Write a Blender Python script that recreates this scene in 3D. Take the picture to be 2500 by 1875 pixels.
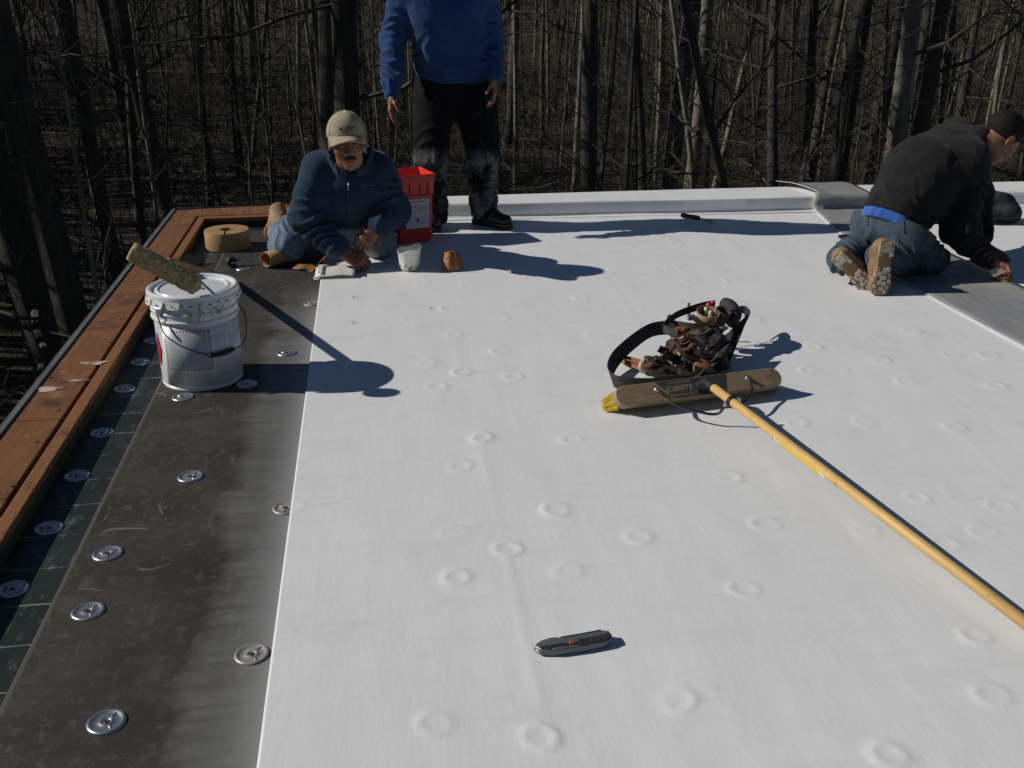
import bpy, math, random
import numpy as np
from mathutils import Vector, Matrix, Euler
R = math.radians
scene = bpy.context.scene
for o in list(bpy.data.objects): bpy.data.objects.remove(o)
COL = scene.collection

# ---------------------------------------------------------------- camera, sky, sun, exposure
F_PX, PITCH, YAW, CAM_H = 2500.0, R(22.0), R(7.77), 1.40
cam_d = bpy.data.cameras.new('camera'); cam = bpy.data.objects.new('camera', cam_d); COL.objects.link(cam)
cam.location = (0, 0, CAM_H); cam.rotation_euler = (R(90) - PITCH, 0, -YAW)
cam_d.sensor_width = 36.0; cam_d.lens = 36.0; cam_d.clip_start = 0.05; cam_d.clip_end = 1500
scene.camera = cam
scene.render.resolution_x, scene.render.resolution_y = 1024, 768

SUN_EL = R(32.5)
sun_to = Vector((-math.cos(YAW) * math.cos(SUN_EL), math.sin(YAW) * math.cos(SUN_EL), math.sin(SUN_EL)))
world = bpy.data.worlds.new('World'); scene.world = world; world.use_nodes = True
wn = world.node_tree; sky = wn.nodes.new('ShaderNodeTexSky'); sky.sky_type = 'NISHITA'; sky.sun_disc = False
sky.sun_elevation = SUN_EL; sky.sun_rotation = math.atan2(sun_to.x, sun_to.y)
sky.air_density = 0.8; sky.dust_density = 0.0; sky.ozone_density = 2.0; sky.altitude = 300
wn.links.new(sky.outputs[0], wn.nodes['Background'].inputs[0]); wn.nodes['Background'].inputs[1].default_value = 0.05
sl = bpy.data.lights.new('sun', 'SUN'); sl.energy = 5.0; sl.angle = R(0.5); sl.color = (1.0, 0.953, 0.885)
so = bpy.data.objects.new('sun', sl); COL.objects.link(so)
so.rotation_euler = sun_to.to_track_quat('Z', 'Y').to_euler(); so.location = (-12, 2, 9)
vs = scene.view_settings; vs.view_transform = 'Standard'; vs.look = 'None'; vs.exposure = -0.42; vs.gamma = 1.0
vs.use_curve_mapping = False
scene.render.engine = 'CYCLES'

# ---------------------------------------------------------------- pixel (2500 x 1875) to place
fw = np.array([math.sin(YAW) * math.cos(PITCH), math.cos(YAW) * math.cos(PITCH), -math.sin(PITCH)])
rt = np.array([math.cos(YAW), -math.sin(YAW), 0.0]); upv = np.cross(rt, fw); CAM = np.array([0, 0, CAM_H])
def ray(x, y): return fw + rt * (x - 1250) / F_PX - upv * (y - 937.5) / F_PX
def G(x, y, z=0.0):
    d = ray(x, y); return CAM + d * (z - CAM_H) / d[2]
def AY(x, y, Y):
    d = ray(x, y); return CAM + d * Y / d[1]

# ---------------------------------------------------------------- materials
MATS = {}
def mat(name, c1, c2=None, scale=8.0, rough=0.6, metal=0.0, bump=0.0, bscale=None, detail=6.0, lo=0.35, hi=0.65,
        stretch=(1, 1, 1), spec=0.5, c3=None, scale3=2.0, lo3=0.5, hi3=0.7, bdist=0.01, sheen=0.0, sss=0.0):
    """colour noise between c1 and c2, optional stains c3, optional fine relief"""
    if name in MATS: return MATS[name]
    m = bpy.data.materials.new(name); m.use_nodes = True; nt = m.node_tree; N = nt.nodes; Lk = nt.links
    b = N['Principled BSDF']; b.inputs['Roughness'].default_value = rough; b.inputs['Metallic'].default_value = metal
    b.inputs['Specular IOR Level'].default_value = spec
    if sheen: b.inputs['Sheen Weight'].default_value = sheen; b.inputs['Sheen Roughness'].default_value = 0.6
    if sss:
        b.inputs['Subsurface Weight'].default_value = sss; b.inputs['Subsurface Radius'].default_value = (0.01, 0.004, 0.002)
    c2 = c2 or tuple(v * 0.8 for v in c1)
    tc = N.new('ShaderNodeTexCoord'); mp = N.new('ShaderNodeMapping'); mp.inputs['Scale'].default_value = stretch
    Lk.new(tc.outputs['Object'], mp.inputs[0])
    no = N.new('ShaderNodeTexNoise'); no.inputs['Scale'].default_value = scale; no.inputs['Detail'].default_value = detail
    Lk.new(mp.outputs[0], no.inputs['Vector'])
    ra = N.new('ShaderNodeMapRange'); ra.inputs['From Min'].default_value = lo; ra.inputs['From Max'].default_value = hi
    Lk.new(no.outputs['Fac'], ra.inputs['Value'])
    mx = N.new('ShaderNodeMix'); mx.data_type = 'RGBA'
    mx.inputs['A'].default_value = (*c1, 1); mx.inputs['B'].default_value = (*c2, 1)
    Lk.new(ra.outputs[0], mx.inputs['Factor']); out = mx.outputs['Result']
    if c3:
        n3 = N.new('ShaderNodeTexNoise'); n3.inputs['Scale'].default_value = scale3; n3.inputs['Detail'].default_value = 8
        n3.inputs['Roughness'].default_value = 0.65; Lk.new(mp.outputs[0], n3.inputs['Vector'])
        r3 = N.new('ShaderNodeMapRange'); r3.inputs['From Min'].default_value = lo3; r3.inputs['From Max'].default_value = hi3
        Lk.new(n3.outputs['Fac'], r3.inputs['Value'])
        m3 = N.new('ShaderNodeMix'); m3.data_type = 'RGBA'; m3.inputs['B'].default_value = (*c3, 1)
        Lk.new(out, m3.inputs['A']); Lk.new(r3.outputs[0], m3.inputs['Factor']); out = m3.outputs['Result']
    Lk.new(out, b.inputs['Base Color'])
    if bump:
        nb = N.new('ShaderNodeTexNoise'); nb.inputs['Scale'].default_value = bscale or scale * 4; nb.inputs['Detail'].default_value = 5
        Lk.new(mp.outputs[0], nb.inputs['Vector'])
        bp = N.new('ShaderNodeBump'); bp.inputs['Strength'].default_value = bump; bp.inputs['Distance'].default_value = bdist
        Lk.new(nb.outputs['Fac'], bp.inputs['Height']); Lk.new(bp.outputs[0], b.inputs['Normal'])
    MATS[name] = m
    return m
class NT:
    """tiny node helper for the few special materials"""
    def __init__(s, m): s.t = m.node_tree; s.N = s.t.nodes; s.b = s.N['Principled BSDF']
    def link(s, a, b): s.t.links.new(a, b)
    def node(s, kind, **kw):
        n = s.N.new(kind)
        for k, v in kw.items(): setattr(n, k, v)
        return n
    def math(s, op, a, b=None):
        n = s.N.new('ShaderNodeMath'); n.operation = op
        for i, v in enumerate((a, b)):
            if v is None: continue
            if isinstance(v, (int, float)): n.inputs[i].default_value = v
            else: s.link(v, n.inputs[i])
        return n.outputs[0]
    def mix(s, f, a, b):
        n = s.N.new('ShaderNodeMix'); n.data_type = 'RGBA'
        for key, v in (('Factor', f), ('A', a), ('B', b)):
            if isinstance(v, (int, float)): n.inputs[key].default_value = v
            elif isinstance(v, tuple): n.inputs[key].default_value = (*v, 1)
            else: s.link(v, n.inputs[key])
        return n.outputs['Result']
    def noise(s, vec, scale, detail=5, rough=0.5):
        n = s.N.new('ShaderNodeTexNoise'); n.inputs['Scale'].default_value = scale; n.inputs['Detail'].default_value = detail
        n.inputs['Roughness'].default_value = rough
        if vec is not None: s.link(vec, n.inputs['Vector'])
        return n.outputs['Fac']
    def rng(s, v, a, b, c=0.0, d=1.0):
        n = s.N.new('ShaderNodeMapRange'); n.inputs['From Min'].default_value = a; n.inputs['From Max'].default_value = b
        n.inputs['To Min'].default_value = c; n.inputs['To Max'].default_value = d
        s.link(v, n.inputs['Value']); return n.outputs[0]
    def coord(s, which='Object', scale=(1, 1, 1)):
        tc = s.N.new('ShaderNodeTexCoord'); mp = s.N.new('ShaderNodeMapping'); mp.inputs['Scale'].default_value = scale
        s.link(tc.outputs[which], mp.inputs[0]); return mp.outputs[0]
    def bump(s, h, strength, dist=0.01):
        n = s.N.new('ShaderNodeBump'); n.inputs['Strength'].default_value = strength; n.inputs['Distance'].default_value = dist
        s.link(h, n.inputs['Height']); s.link(n.outputs[0], s.b.inputs['Normal'])
def newmat(name, rough=0.6, metal=0.0):
    m = bpy.data.materials.new(name); m.use_nodes = True; MATS[name] = m
    b = m.node_tree.nodes['Principled BSDF']; b.inputs['Roughness'].default_value = rough; b.inputs['Metallic'].default_value = metal
    return m, NT(m)

# ---------------------------------------------------------------- objects
def tag(o, label=None, cat=None, group=None, kind=None):
    if label: o['label'] = label
    if cat: o['category'] = cat
    if group: o['group'] = group
    if kind: o['kind'] = kind
    return o
def thing(name, label, cat, loc=(0, 0, 0), rot=(0, 0, 0), group=None):
    o = bpy.data.objects.new(name, None); COL.objects.link(o); o.empty_display_size = 0.1
    o.location = loc; o.rotation_euler = rot; return tag(o, label, cat, group)
def link_mesh(name, me, m=None, parent=None, smooth=False):
    if m is not None and not me.materials:
        for q in (m if isinstance(m, (list, tuple)) else [m]): me.materials.append(q)
    o = bpy.data.objects.new(name, me); COL.objects.link(o)
    if parent is not None: o.parent = parent
    return o
def frame(d):
    d = np.asarray(d, float); d = d / (np.linalg.norm(d) + 1e-12)
    a = np.array([0, 0, 1.0]) if abs(d[2]) < 0.9 else np.array([1.0, 0, 0])
    u = np.cross(d, a); u /= np.linalg.norm(u); return u, np.cross(d, u), d
class MB:
    def __init__(s, org=(0, 0, 0)): s.v = []; s.f = []; s.mi = []; s.cur = 0; s.org = np.array(org, float); s.uv = None
    def add(s, vs, fs):
        k = len(s.v); s.v += [tuple(np.asarray(p, float) - s.org) for p in vs]
        for f in fs: s.f.append(tuple(i + k for i in f)); s.mi.append(s.cur)
    def box(s, c, size, rot=None, top=None):
        """rot: 3x3 columns = local axes; top=(sx,sy) scales the +z face"""
        c = np.asarray(c, float); h = np.asarray(size, float) / 2; rot = np.eye(3) if rot is None else np.asarray(rot)
        P = []
        for z in (-1, 1):
            for (x, y) in ((-1, -1), (1, -1), (1, 1), (-1, 1)):
                q = np.array([x * h[0], y * h[1], z * h[2]])
                if z > 0 and top: q[0] *= top[0]; q[1] *= top[1]
                P.append(c + rot @ q)
        s.add(P, [(3, 2, 1, 0), (4, 5, 6, 7), (0, 1, 5, 4), (1, 2, 6, 5), (2, 3, 7, 6), (3, 0, 4, 7)])
    def tube(s, pts, rad, n=8, cap=True, flat=None, closed=False):
        pts = [np.asarray(p, float) for p in pts]; m = len(pts)
        rad = [rad] * m if np.isscalar(rad) else list(rad)
        V = []; u0 = None
        for i, p in enumerate(pts):
            if closed: d = pts[(i + 1) % m] - pts[i - 1]
            else: d = pts[min(i + 1, m - 1)] - pts[max(i - 1, 0)]
            if u0 is None: u, w, d = frame(d)
            else:
                d = d / (np.linalg.norm(d) + 1e-12); u = u0 - d * (u0 @ d); u /= np.linalg.norm(u) + 1e-12; w = np.cross(d, u)
            u0 = u
            for k in range(n):
                a = 2 * math.pi * k / n; V.append(p + rad[i] * (math.cos(a) * u + math.sin(a) * w))
        Fs = []
        for i in range(m if closed else m - 1):
            j = (i + 1) % m
            for k in range(n):
                Fs.append((i * n + k, i * n + (k + 1) % n, j * n + (k + 1) % n, j * n + k))
        if cap and not closed: Fs += [tuple(range(n))[::-1], tuple((m - 1) * n + k for k in range(n))]
        s.add(V, Fs)
    def lathe(s, prof, n=24, c=(0, 0, 0), rot=None, close=False):
        """prof: (r, z) list from bottom outside to top; rot columns = axes"""
        c = np.asarray(c, float); rot = np.eye(3) if rot is None else np.asarray(rot); V = []; Fs = []
        for (r, z) in prof:
            for k in range(n):
                a = 2 * math.pi * k / n; V.append(c + rot @ np.array([r * math.cos(a), r * math.sin(a), z]))
        for i in range(len(prof) - 1):
            for k in range(n): Fs.append((i * n + k, i * n + (k + 1) % n, (i + 1) * n + (k + 1) % n, (i + 1) * n + k))
        if prof[0][0] > 1e-6: Fs.append(tuple(range(n))[::-1])
        if prof[-1][0] > 1e-6 and not close: Fs.append(tuple((len(prof) - 1) * n + k for k in range(n)))
        s.add(V, Fs)
    def prism(s, outline, o, u, v, w, t):
        """2-D outline in the plane (o,u,v), thickness t along w"""
        o, u, v, w = (np.asarray(q, float) for q in (o, u, v, w)); n = len(outline)
        A = [o + u * a + v * b for a, b in outline]; B = [p + w * t for p in A]
        s.add(A + B, [tuple(range(n))[::-1], tuple(range(n, 2 * n))] + [(i, (i + 1) % n, n + (i + 1) % n, n + i) for i in range(n)])
    def ribbon(s, pts, side, t=0.003):
        """strip through pts, side = half-width vectors, thickness t"""
        pts = [np.asarray(p, float) for p in pts]; m = len(pts)
        side = [np.asarray(side, float)] * m if np.ndim(side) == 1 else [np.asarray(q, float) for q in side]
        V = []
        for i, p in enumerate(pts):
            d = pts[min(i + 1, m - 1)] - pts[max(i - 1, 0)]; nn = np.cross(d, side[i]); nn /= np.linalg.norm(nn) + 1e-12
            V += [p - side[i] - nn * t / 2, p + side[i] - nn * t / 2, p + side[i] + nn * t / 2, p - side[i] + nn * t / 2]
        Fs = [(3, 2, 1, 0), tuple(4 * (m - 1) + k for k in range(4))]
        for i in range(m - 1):
            for k in range(4): Fs.append((4 * i + k, 4 * i + (k + 1) % 4, 4 * i + 4 + (k + 1) % 4, 4 * i + 4 + k))
        s.add(V, Fs)
    def mesh(s, name, smooth=False):
        me = bpy.data.meshes.new(name); me.from_pydata(s.v, [], s.f); me.update()
        if any(s.mi): me.polygons.foreach_set('material_index', s.mi)
        if smooth: me.polygons.foreach_set('use_smooth', [True] * len(me.polygons))
        return me
    def build(s, name, m, parent=None, smooth=False, bevel=0.0, seg=2, auto=None):
        o = link_mesh(name, s.mesh(name, smooth or auto is not None), m, parent)
        if bevel:
            b = o.modifiers.new('bevel', 'BEVEL'); b.width = bevel; b.segments = seg; b.limit_method = 'ANGLE'; b.angle_limit = R(40)
        if auto is not None: o.data.set_sharp_from_angle(angle=R(auto))
        return o
def text_mesh(body, size, extrude=0.0004):
    c = bpy.data.curves.new('lettering', 'FONT'); c.body = body; c.size = size; c.extrude = extrude; c.align_x = 'CENTER'; c.align_y = 'CENTER'
    o = bpy.data.objects.new('lettering', c); COL.objects.link(o); dg = bpy.context.evaluated_depsgraph_get()
    me = bpy.data.meshes.new_from_object(o.evaluated_get(dg)); bpy.data.objects.remove(o); bpy.data.curves.remove(c); return me
def smooth_curve(pts, k=6):
    """Catmull-Rom through pts"""
    P = [np.asarray(p, float) for p in pts]; P = [2 * P[0] - P[1]] + P + [2 * P[-1] - P[-2]]; out = []
    for i in range(1, len(P) - 2):
        for j in range(k):
            t = j / k; a, b, c, d = P[i - 1], P[i], P[i + 1], P[i + 2]
            out.append(0.5 * (2 * b + (c - a) * t + (2 * a - 5 * b + 4 * c - d) * t * t + (3 * b - a - 3 * c + d) * t ** 3))
    return out + [P[-2]]
rng = np.random.default_rng(7)
# ================================================================ SETTING: terrain and house
PH = 0.06                                   # parapet height above the roof deck
def terrain_z(x, y):
    d = np.sqrt(x * x + y * y)
    return -5.0 + 0.25 * np.sin(x * .21 + 1) * np.cos(y * .17) + 9.0 * np.clip((d - 48) / 90, 0, 1) ** 1.3 + 6 * np.clip((d - 130) / 400, 0, 1)
def grid_mesh(name, xs, ys, zf):
    X, Y = np.meshgrid(xs, ys); Z = zf(X, Y); nx, ny = len(xs), len(ys)
    me = bpy.data.meshes.new(name); V = np.stack([X, Y, Z], -1).reshape(-1, 3)
    i = np.arange((ny - 1) * (nx - 1)); r, c = i // (nx - 1), i % (nx - 1); a = r * nx + c
    Fq = np.stack([a, a + 1, a + nx + 1, a + nx], 1)
    me.vertices.add(len(V)); me.vertices.foreach_set('co', V.astype(np.float32).ravel())
    me.loops.add(Fq.size); me.loops.foreach_set('vertex_index', Fq.ravel().astype(np.int32))
    me.polygons.add(len(Fq)); me.polygons.foreach_set('loop_start', np.arange(0, Fq.size, 4, dtype=np.int32))
    me.update(calc_edges=True); me.polygons.foreach_set('use_smooth', np.ones(len(Fq), bool)); return me
m, n = newmat('leaf_litter', 0.9)
co = n.coord('Object')
a = n.rng(n.noise(co, 0.35, 6), .38, .62); b_ = n.rng(n.noise(co, 9, 8, .7), .35, .65); g_ = n.rng(n.noise(co, 0.12, 4), .45, .6)
c = n.mix(b_, (.032, .025, .012), (.092, .066, .030)); c = n.mix(a, c, (.016, .014, .008))
xyz = n.node('ShaderNodeSeparateXYZ'); n.link(co, xyz.inputs[0])
near = n.math('MULTIPLY', n.rng(xyz.outputs['Y'], 26, 18), n.rng(g_, 0, .5))
near = n.math('MULTIPLY', near, n.rng(xyz.outputs['X'], -2, -5)); c = n.mix(near, c, (.055, .095, .02)); n.link(c, n.b.inputs['Base Color'])
n.bump(n.noise(co, 7, 6, .7), .9, .12)
s_ = np.concatenate([-np.geomspace(700, 20, 30), np.linspace(-19, 19, 39), np.geomspace(20, 700, 30)])
tag(link_mesh('ground', grid_mesh('ground', s_, s_ + 40, terrain_z), m), kind='structure')

brick = mat('siding', (.22, .2, .17), (.28, .25, .21), 3, .8)
mb = MB(); mb.box((2.4, 1.7, -2.6), (7.05, 9.0, 4.95)); tag(mb.build('house_wall', brick), kind='structure')

# ---------------------------------------------------------------- the roof deck and its coverboard
ob = newmat('coverboard', .62)[0]; n = NT(ob); co = n.coord('Object'); xyz = n.node('ShaderNodeSeparateXYZ'); n.link(co, xyz.inputs[0])
fine = n.noise(co, 26, 8, .7); big = n.noise(co, 3.1, 6, .6); med = n.noise(n.coord('Object', (1, .35, 1)), 14, 7, .7)
c = n.mix(n.rng(big, .35, .65), (.021, .018, .0145), (.046, .040, .031)); c = n.mix(n.rng(fine, .54, .76), c, (.095, .088, .072)); c = n.mix(n.math('MULTIPLY', n.rng(n.noise(co, 7, 8, .8), .52, .68), .5), c, (.085, .080, .068)); c = n.mix(n.math('MULTIPLY', n.rng(n.noise(co, 120, 4, .8), .60, .72), .5), c, (.14, .13, .11))
c = n.mix(n.math('MULTIPLY', n.rng(med, .56, .74), .55), c, (.15, .145, .13))
pat = n.math('MULTIPLY', n.rng(n.noise(n.coord('Object', (1, .6, 1)), 38, 6, .75), .55, .68), n.rng(n.noise(co, 4.3, 3, .5), .52, .66)); c = n.mix(n.math('MULTIPLY', pat, .7), c, (.17, .165, .15))   # scuffed footprints
vs_ = n.node('ShaderNodeTexVoronoi'); vs_.feature = 'DISTANCE_TO_EDGE'; vs_.inputs['Scale'].default_value = 2.3; nd_ = n.node('ShaderNodeTexNoise'); nd_.inputs['Scale'].default_value = 2.0; n.link(co, nd_.inputs['Vector'])
va_ = n.node('ShaderNodeVectorMath'); va_.operation = 'ADD'; n.link(co, va_.inputs[0]); n.link(nd_.outputs['Color'], va_.inputs[1]); n.link(va_.outputs[0], vs_.inputs['Vector'])
scr_ = n.math('MULTIPLY', n.math('LESS_THAN', vs_.outputs['Distance'], .006), n.rng(n.noise(co, 5, 3), .56, .62)); c = n.mix(n.math('MULTIPLY', scr_, .55), c, (.24, .23, .20))
streak = n.noise(n.coord('Object', (2.5, 22, 1)), 1.6, 5, .6)         # overspray of bonding adhesive beside the sheet
edge = n.math('ADD', n.rng(xyz.outputs['X'], -.50, -.40), n.math('MULTIPLY', n.math('SUBTRACT', big, .55), 2.4))
edge = n.math('MULTIPLY', n.rng(edge, .25, .8), n.rng(streak, .28, .66, .42, 1.0))
yfade = n.rng(xyz.outputs['Y'], 4.9, 4.3); edge = n.math('MULTIPLY', edge, yfade)
edge_sheen = n.math('MULTIPLY', n.math('MULTIPLY', n.rng(xyz.outputs['X'], -.40, -.275), n.rng(xyz.outputs['X'], -.40, -.275)), yfade); c = n.mix(n.math('MULTIPLY', edge, .62), c, (.205, .205, .195)); c = n.mix(n.math('MULTIPLY', edge_sheen, .75), c, (.34, .34, .335))  # brightening towards the sheet is adhesive sheen painted into the colour
ymoss = n.math('MULTIPLY', n.rng(n.noise(n.coord('Object', (6, 1.2, 1)), 6, 7, .75), .55, .72), n.rng(xyz.outputs['X'], -.66, -.76))
c = n.mix(n.math('MULTIPLY', ymoss, .5), c, (.13, .115, .045))
c = n.mix(n.rng(n.math('ADD', xyz.outputs['X'], n.math('MULTIPLY', n.noise(co, 20, 3), .006)), -.795, -.799), c, (.095, .088, .058)); c = n.mix(n.rng(xyz.outputs['Z'], -.002, -.006), c, (.17, .155, .11))
n.link(c, n.b.inputs['Base Color']); n.bump(n.noise(co, 160, 4, .7), .35, .002); n.link(n.rng(edge, 0, 1, .65, .42), n.b.inputs['Roughness'])
mb = MB(); mb.box((2.495, 2.45, -.012), (6.61, 7.1, .024)); deck = mb.build('coverboard', ob, bevel=.0015); tag(deck, kind='structure')
# strip of recessed insulation along the parapet with its printed grid
ins = newmat('insulation_facer', .42)[0]; n = NT(ins); co = n.coord('Object'); xyz = n.node('ShaderNodeSeparateXYZ'); n.link(co, xyz.inputs[0])
wob = n.math('MULTIPLY', n.noise(co, 3, 3), .03)
fr = n.math('FRACT', n.math('DIVIDE', n.math('ADD', xyz.outputs['Y'], wob), .1645))
ln = n.math('LESS_THAN', n.math('ABSOLUTE', n.math('SUBTRACT', fr, .5)), .016)
scr = n.rng(n.noise(n.coord('Object', (3, 1, 1)), 9, 8, .75), .54, .72)
c = n.mix(n.rng(n.noise(co, 5, 6), .35, .65), (.015, .022, .020), (.027, .035, .032))
c = n.mix(n.math('MULTIPLY', scr, .42), c, (.28, .30, .30)); c = n.mix(n.math('MULTIPLY', ln, n.rng(n.noise(co, 8, 5, .7), .42, .62, .0, .6)), c, (.42, .44, .42))
n.link(c, n.b.inputs['Base Color']); n.bump(n.noise(co, 40, 5), .2, .003)
mb = MB(); mb.box((-.895, 2.2, -.027), (.18, 7.7, .046)); tag(mb.build('insulation_strip', ins), kind='structure')
mb = MB(); mb.box((2.1, 6.05, -.0275), (5.81, .10, .047)); tag(mb.build('insulation_strip', ins), kind='structure')

# ---------------------------------------------------------------- parapet: planks, nailer, drip edge
wood = newmat('stained_plywood', .55)[0]; n = NT(wood); co = n.coord('Object'); gr = n.noise(n.coord('Object', (9, .9, 9)), 6, 7, .7); bl = n.noise(co, 6, 7, .7)
c = n.mix(n.rng(gr, .3, .7), (.245, .105, .037), (.150, .060, .024)); c = n.mix(n.rng(bl, .52, .68), c, (.085, .032, .022))
c = n.mix(n.rng(n.noise(co, 11, 6, .7), .56, .7), c, (.30, .15, .06)); n.link(c, n.b.inputs['Base Color']); n.bump(gr, .3, .004)
nail = newmat('fir_nailer', .6)[0]; n = NT(nail); w = n.node('ShaderNodeTexWave'); w.wave_type = 'BANDS'; w.bands_direction = 'X'
w.inputs['Scale'].default_value = 16; w.inputs['Distortion'].default_value = 9; w.inputs['Detail'].default_value = 4; w.inputs['Detail Scale'].default_value = 1.5
n.link(n.coord('Object', (3.2, .5, 3.2)), w.inputs['Vector']); co = n.coord('Object')
c = n.mix(w.outputs['Fac'], (.29, .125, .043), (.165, .068, .025)); c = n.mix(n.rng(n.noise(co, 9, 6, .7), .56, .7), c, (.07, .03, .018))
n.link(c, n.b.inputs['Base Color']); n.bump(w.outputs['Fac'], .2, .003)
sidew = mat('plank_side', (.085, .060, .028), (.030, .021, .012), 7, .75, bump=.3, c3=(.03, .02, .012), scale3=5, stretch=(1, .3, 1))
zinc = mat('drip_edge_metal', (.30, .31, .31), (.22, .23, .23), 6, .45, .6)
mort = mat('seam_dark', (.012, .010, .008), None, 5, .9)
par = thing('roof_parapet', 'rusty brown wooden roof parapet with plank top and metal drip edge', 'parapet', (-1.08, 2.5, 0))
org = np.array((-1.08, 2.5, 0))
def part(name, m, fn, bevel=.002, parent=par, o=org, smooth=False):
    b = MB(o); fn(b)
    b.v = [((x + o[0]) * 1.0075 - o[0], (y + o[1]) * 1.0075 - o[1], z) for x, y, z in b.v]; return b.build(name, m, parent, smooth=smooth, bevel=bevel)
cuts = [-1.6, 0.2, 1.35, 2.62, 3.16, 4.75, 6.10]
for i, (a, b_) in enumerate(zip(cuts[:-1], cuts[1:])):           # left run, plank by plank
    part('plank', wood, lambda q: q.box((-1.099 + .0007 * (i % 3), (a + b_) / 2, PH - .012), (.146, b_ - a - .004, .024)))
part('plank', wood, lambda q: q.prism([(-1.172, 6.104), (-1.022, 6.104), (-.42, 6.124), (-.42, 6.365), (-1.172, 6.285)], (0, 0, PH - .024), (1, 0, 0), (0, 1, 0), (0, 0, 1), .0245))
part('plank', wood, lambda q: q.prism([(-.416, 6.124), (.05, 6.140), (.05, 6.41), (-.416, 6.366)], (0, 0, PH - .024), (1, 0, 0), (0, 1, 0), (0, 0, 1), .0235))
for a, b_ in ((-1.6, 2.05), (2.054, 6.095)):
    part('nailer', nail, lambda q: q.box((-.991, (a + b_) / 2, PH - .014), (.042, b_ - a, .024)), .004)
part('nailer', nail, lambda q: q.prism([(-1.012, 6.099), (-.971, 6.045), (.04, 6.075), (.04, 6.131)], (0, 0, PH - .027), (1, 0, 0), (0, 1, 0), (0, 0, 1), .0245), .003)
part('curb', sidew, lambda q: q.box((-1.077, 2.26, -.041), (.206, 7.72, .168)), .003)
part('curb', sidew, lambda q: q.prism([(-1.18, 6.125), (-.98, 6.06), (.05, 6.09), (.05, 6.40), (-1.18, 6.28)], (0, 0, -.12), (1, 0, 0), (0, 1, 0), (0, 0, 1), .1635), .003)
part('drip_edge', zinc, lambda q: (q.box((-1.181, 2.35, PH + .002), (.016, 7.87, .010)), q.box((-1.1915, 2.35, PH - .03), (.004, 7.87, .075))), .001)
part('drip_edge', mat('drip_edge_dark', (.03, .03, .03), None, 5, .5), lambda q: q.prism([(-1.185, 6.289), (.05, 6.412), (.05, 6.422), (-1.185, 6.299)], (0, 0, -.1), (1, 0, 0), (0, 1, 0), (0, 0, 1), PH + .107), .001)
paintw = mat('white_paint_smear', (.55, .45, .38), (.30, .17, .10), 20, .6, lo=.45, hi=.62)
for (px, py, L, W) in ((232, 893, .085, .020), (120, 957, .085, .024), (190, 936, .07, .008)):  # paint smears on the plank
    c = G(px, py, PH); pts = []
    for k in range(14):
        t = 2 * math.pi * k / 14; r_ = 1 + .25 * math.sin(3 * t + px) + .15 * math.sin(5 * t)
        pts.append((L * r_ * math.cos(t) * .5, W * r_ * math.sin(t)))
    part('paint_smear', paintw, lambda q: q.prism(pts, (c[0], c[1], PH + .0012), (1, 0, 0), (0, 1, 0), (0, 0, 1), .0006), 0)
nh = mat('nail_head', (.04, .03, .025), None, 5, .5, .5)
for k in range(22):
    y = -0.2 + k * .29 + rng.normal() * .03; x = rng.choice([-1.15, -1.05, -1.03]) + rng.normal() * .006
    part('nail_head', nh, lambda q: q.lathe([(.0045, PH), (.0045, PH + .002), (0, PH + .0024)], 8, (x, y, 0)), 0)
for k in range(26):                                               # splinters and wood crumbs near the corner
    x, y = rng.uniform(-1.16, -.5), rng.uniform(5.75, 6.3)
    if x > -1.03: y = rng.uniform(6.16, 6.27)
    a_ = rng.uniform(0, 3); u = np.array([math.cos(a_), math.sin(a_), 0])
    part('splinter', mat('pale_splinter', (.62, .47, .28), None, 9, .7), lambda q: q.box((x, y, PH + .0045), (rng.uniform(.006, .014), .003, .003), np.stack([u, np.cross((0, 0, 1), u), (0, 0, 1)], 1)), 0)

# ---------------------------------------------------------------- white membrane sheet
mem = newmat('white_membrane', .5)[0]; n = NT(mem); co = n.coord('Object')
st1 = n.noise(n.coord('Object', (5.0, .8, 1)), 2.4, 7, .68); st2 = n.noise(n.coord('Object', (1.0, 3.5, 1)), 3.0, 7, .7); sm = n.noise(co, 1.1, 5, .6); spk = n.noise(co, 60, 6, .7)
c = n.mix(n.rng(st1, .40, .78), (.80, .805, .80), (.71, .725, .73)); c = n.mix(n.math('MULTIPLY', n.rng(st2, .52, .72), .6), c, (.69, .70, .70)); c = n.mix(n.math('MULTIPLY', n.rng(n.noise(co, 3.4, 8, .75), .54, .70), .5), c, (.64, .65, .65)); c = n.mix(n.math('MULTIPLY', n.rng(n.noise(n.coord('Object', (.8, 2.2, 1)), 5.5, 8, .8), .60, .70), .35), c, (.50, .50, .48))
c = n.mix(n.math('MULTIPLY', n.rng(sm, .45, .7), .45), c, (.67, .69, .70)); c = n.mix(n.math('MULTIPLY', n.rng(spk, .62, .8), .25), c, (.55, .55, .53))
vz = n.node('ShaderNodeTexVoronoi'); vz.feature = 'DISTANCE_TO_EDGE'; vz.inputs['Scale'].default_value = .9
nv = n.node('ShaderNodeTexNoise'); nv.inputs['Scale'].default_value = 1.3; n.link(co, nv.inputs['Vector'])
vadd = n.node('ShaderNodeVectorMath'); vadd.operation = 'ADD'; n.link(co, vadd.inputs[0]); n.link(nv.outputs['Color'], vadd.inputs[1]); n.link(vadd.outputs[0], vz.inputs['Vector'])
scf = n.math('MULTIPLY', n.math('LESS_THAN', vz.outputs['Distance'], .006), n.rng(n.noise(co, 2.3, 3), .52, .62))
c = n.mix(n.math('MULTIPLY', scf, .10), c, (.42, .43, .44))                         # thin scuffs
n.link(c, n.b.inputs['Base Color']); n.bump(n.noise(n.coord('Object', (3, 1, 1)), 22, 5, .6), .10, .006)
n.link(n.rng(sm, .35, .7, .42, .6), n.b.inputs['Roughness'])
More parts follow.
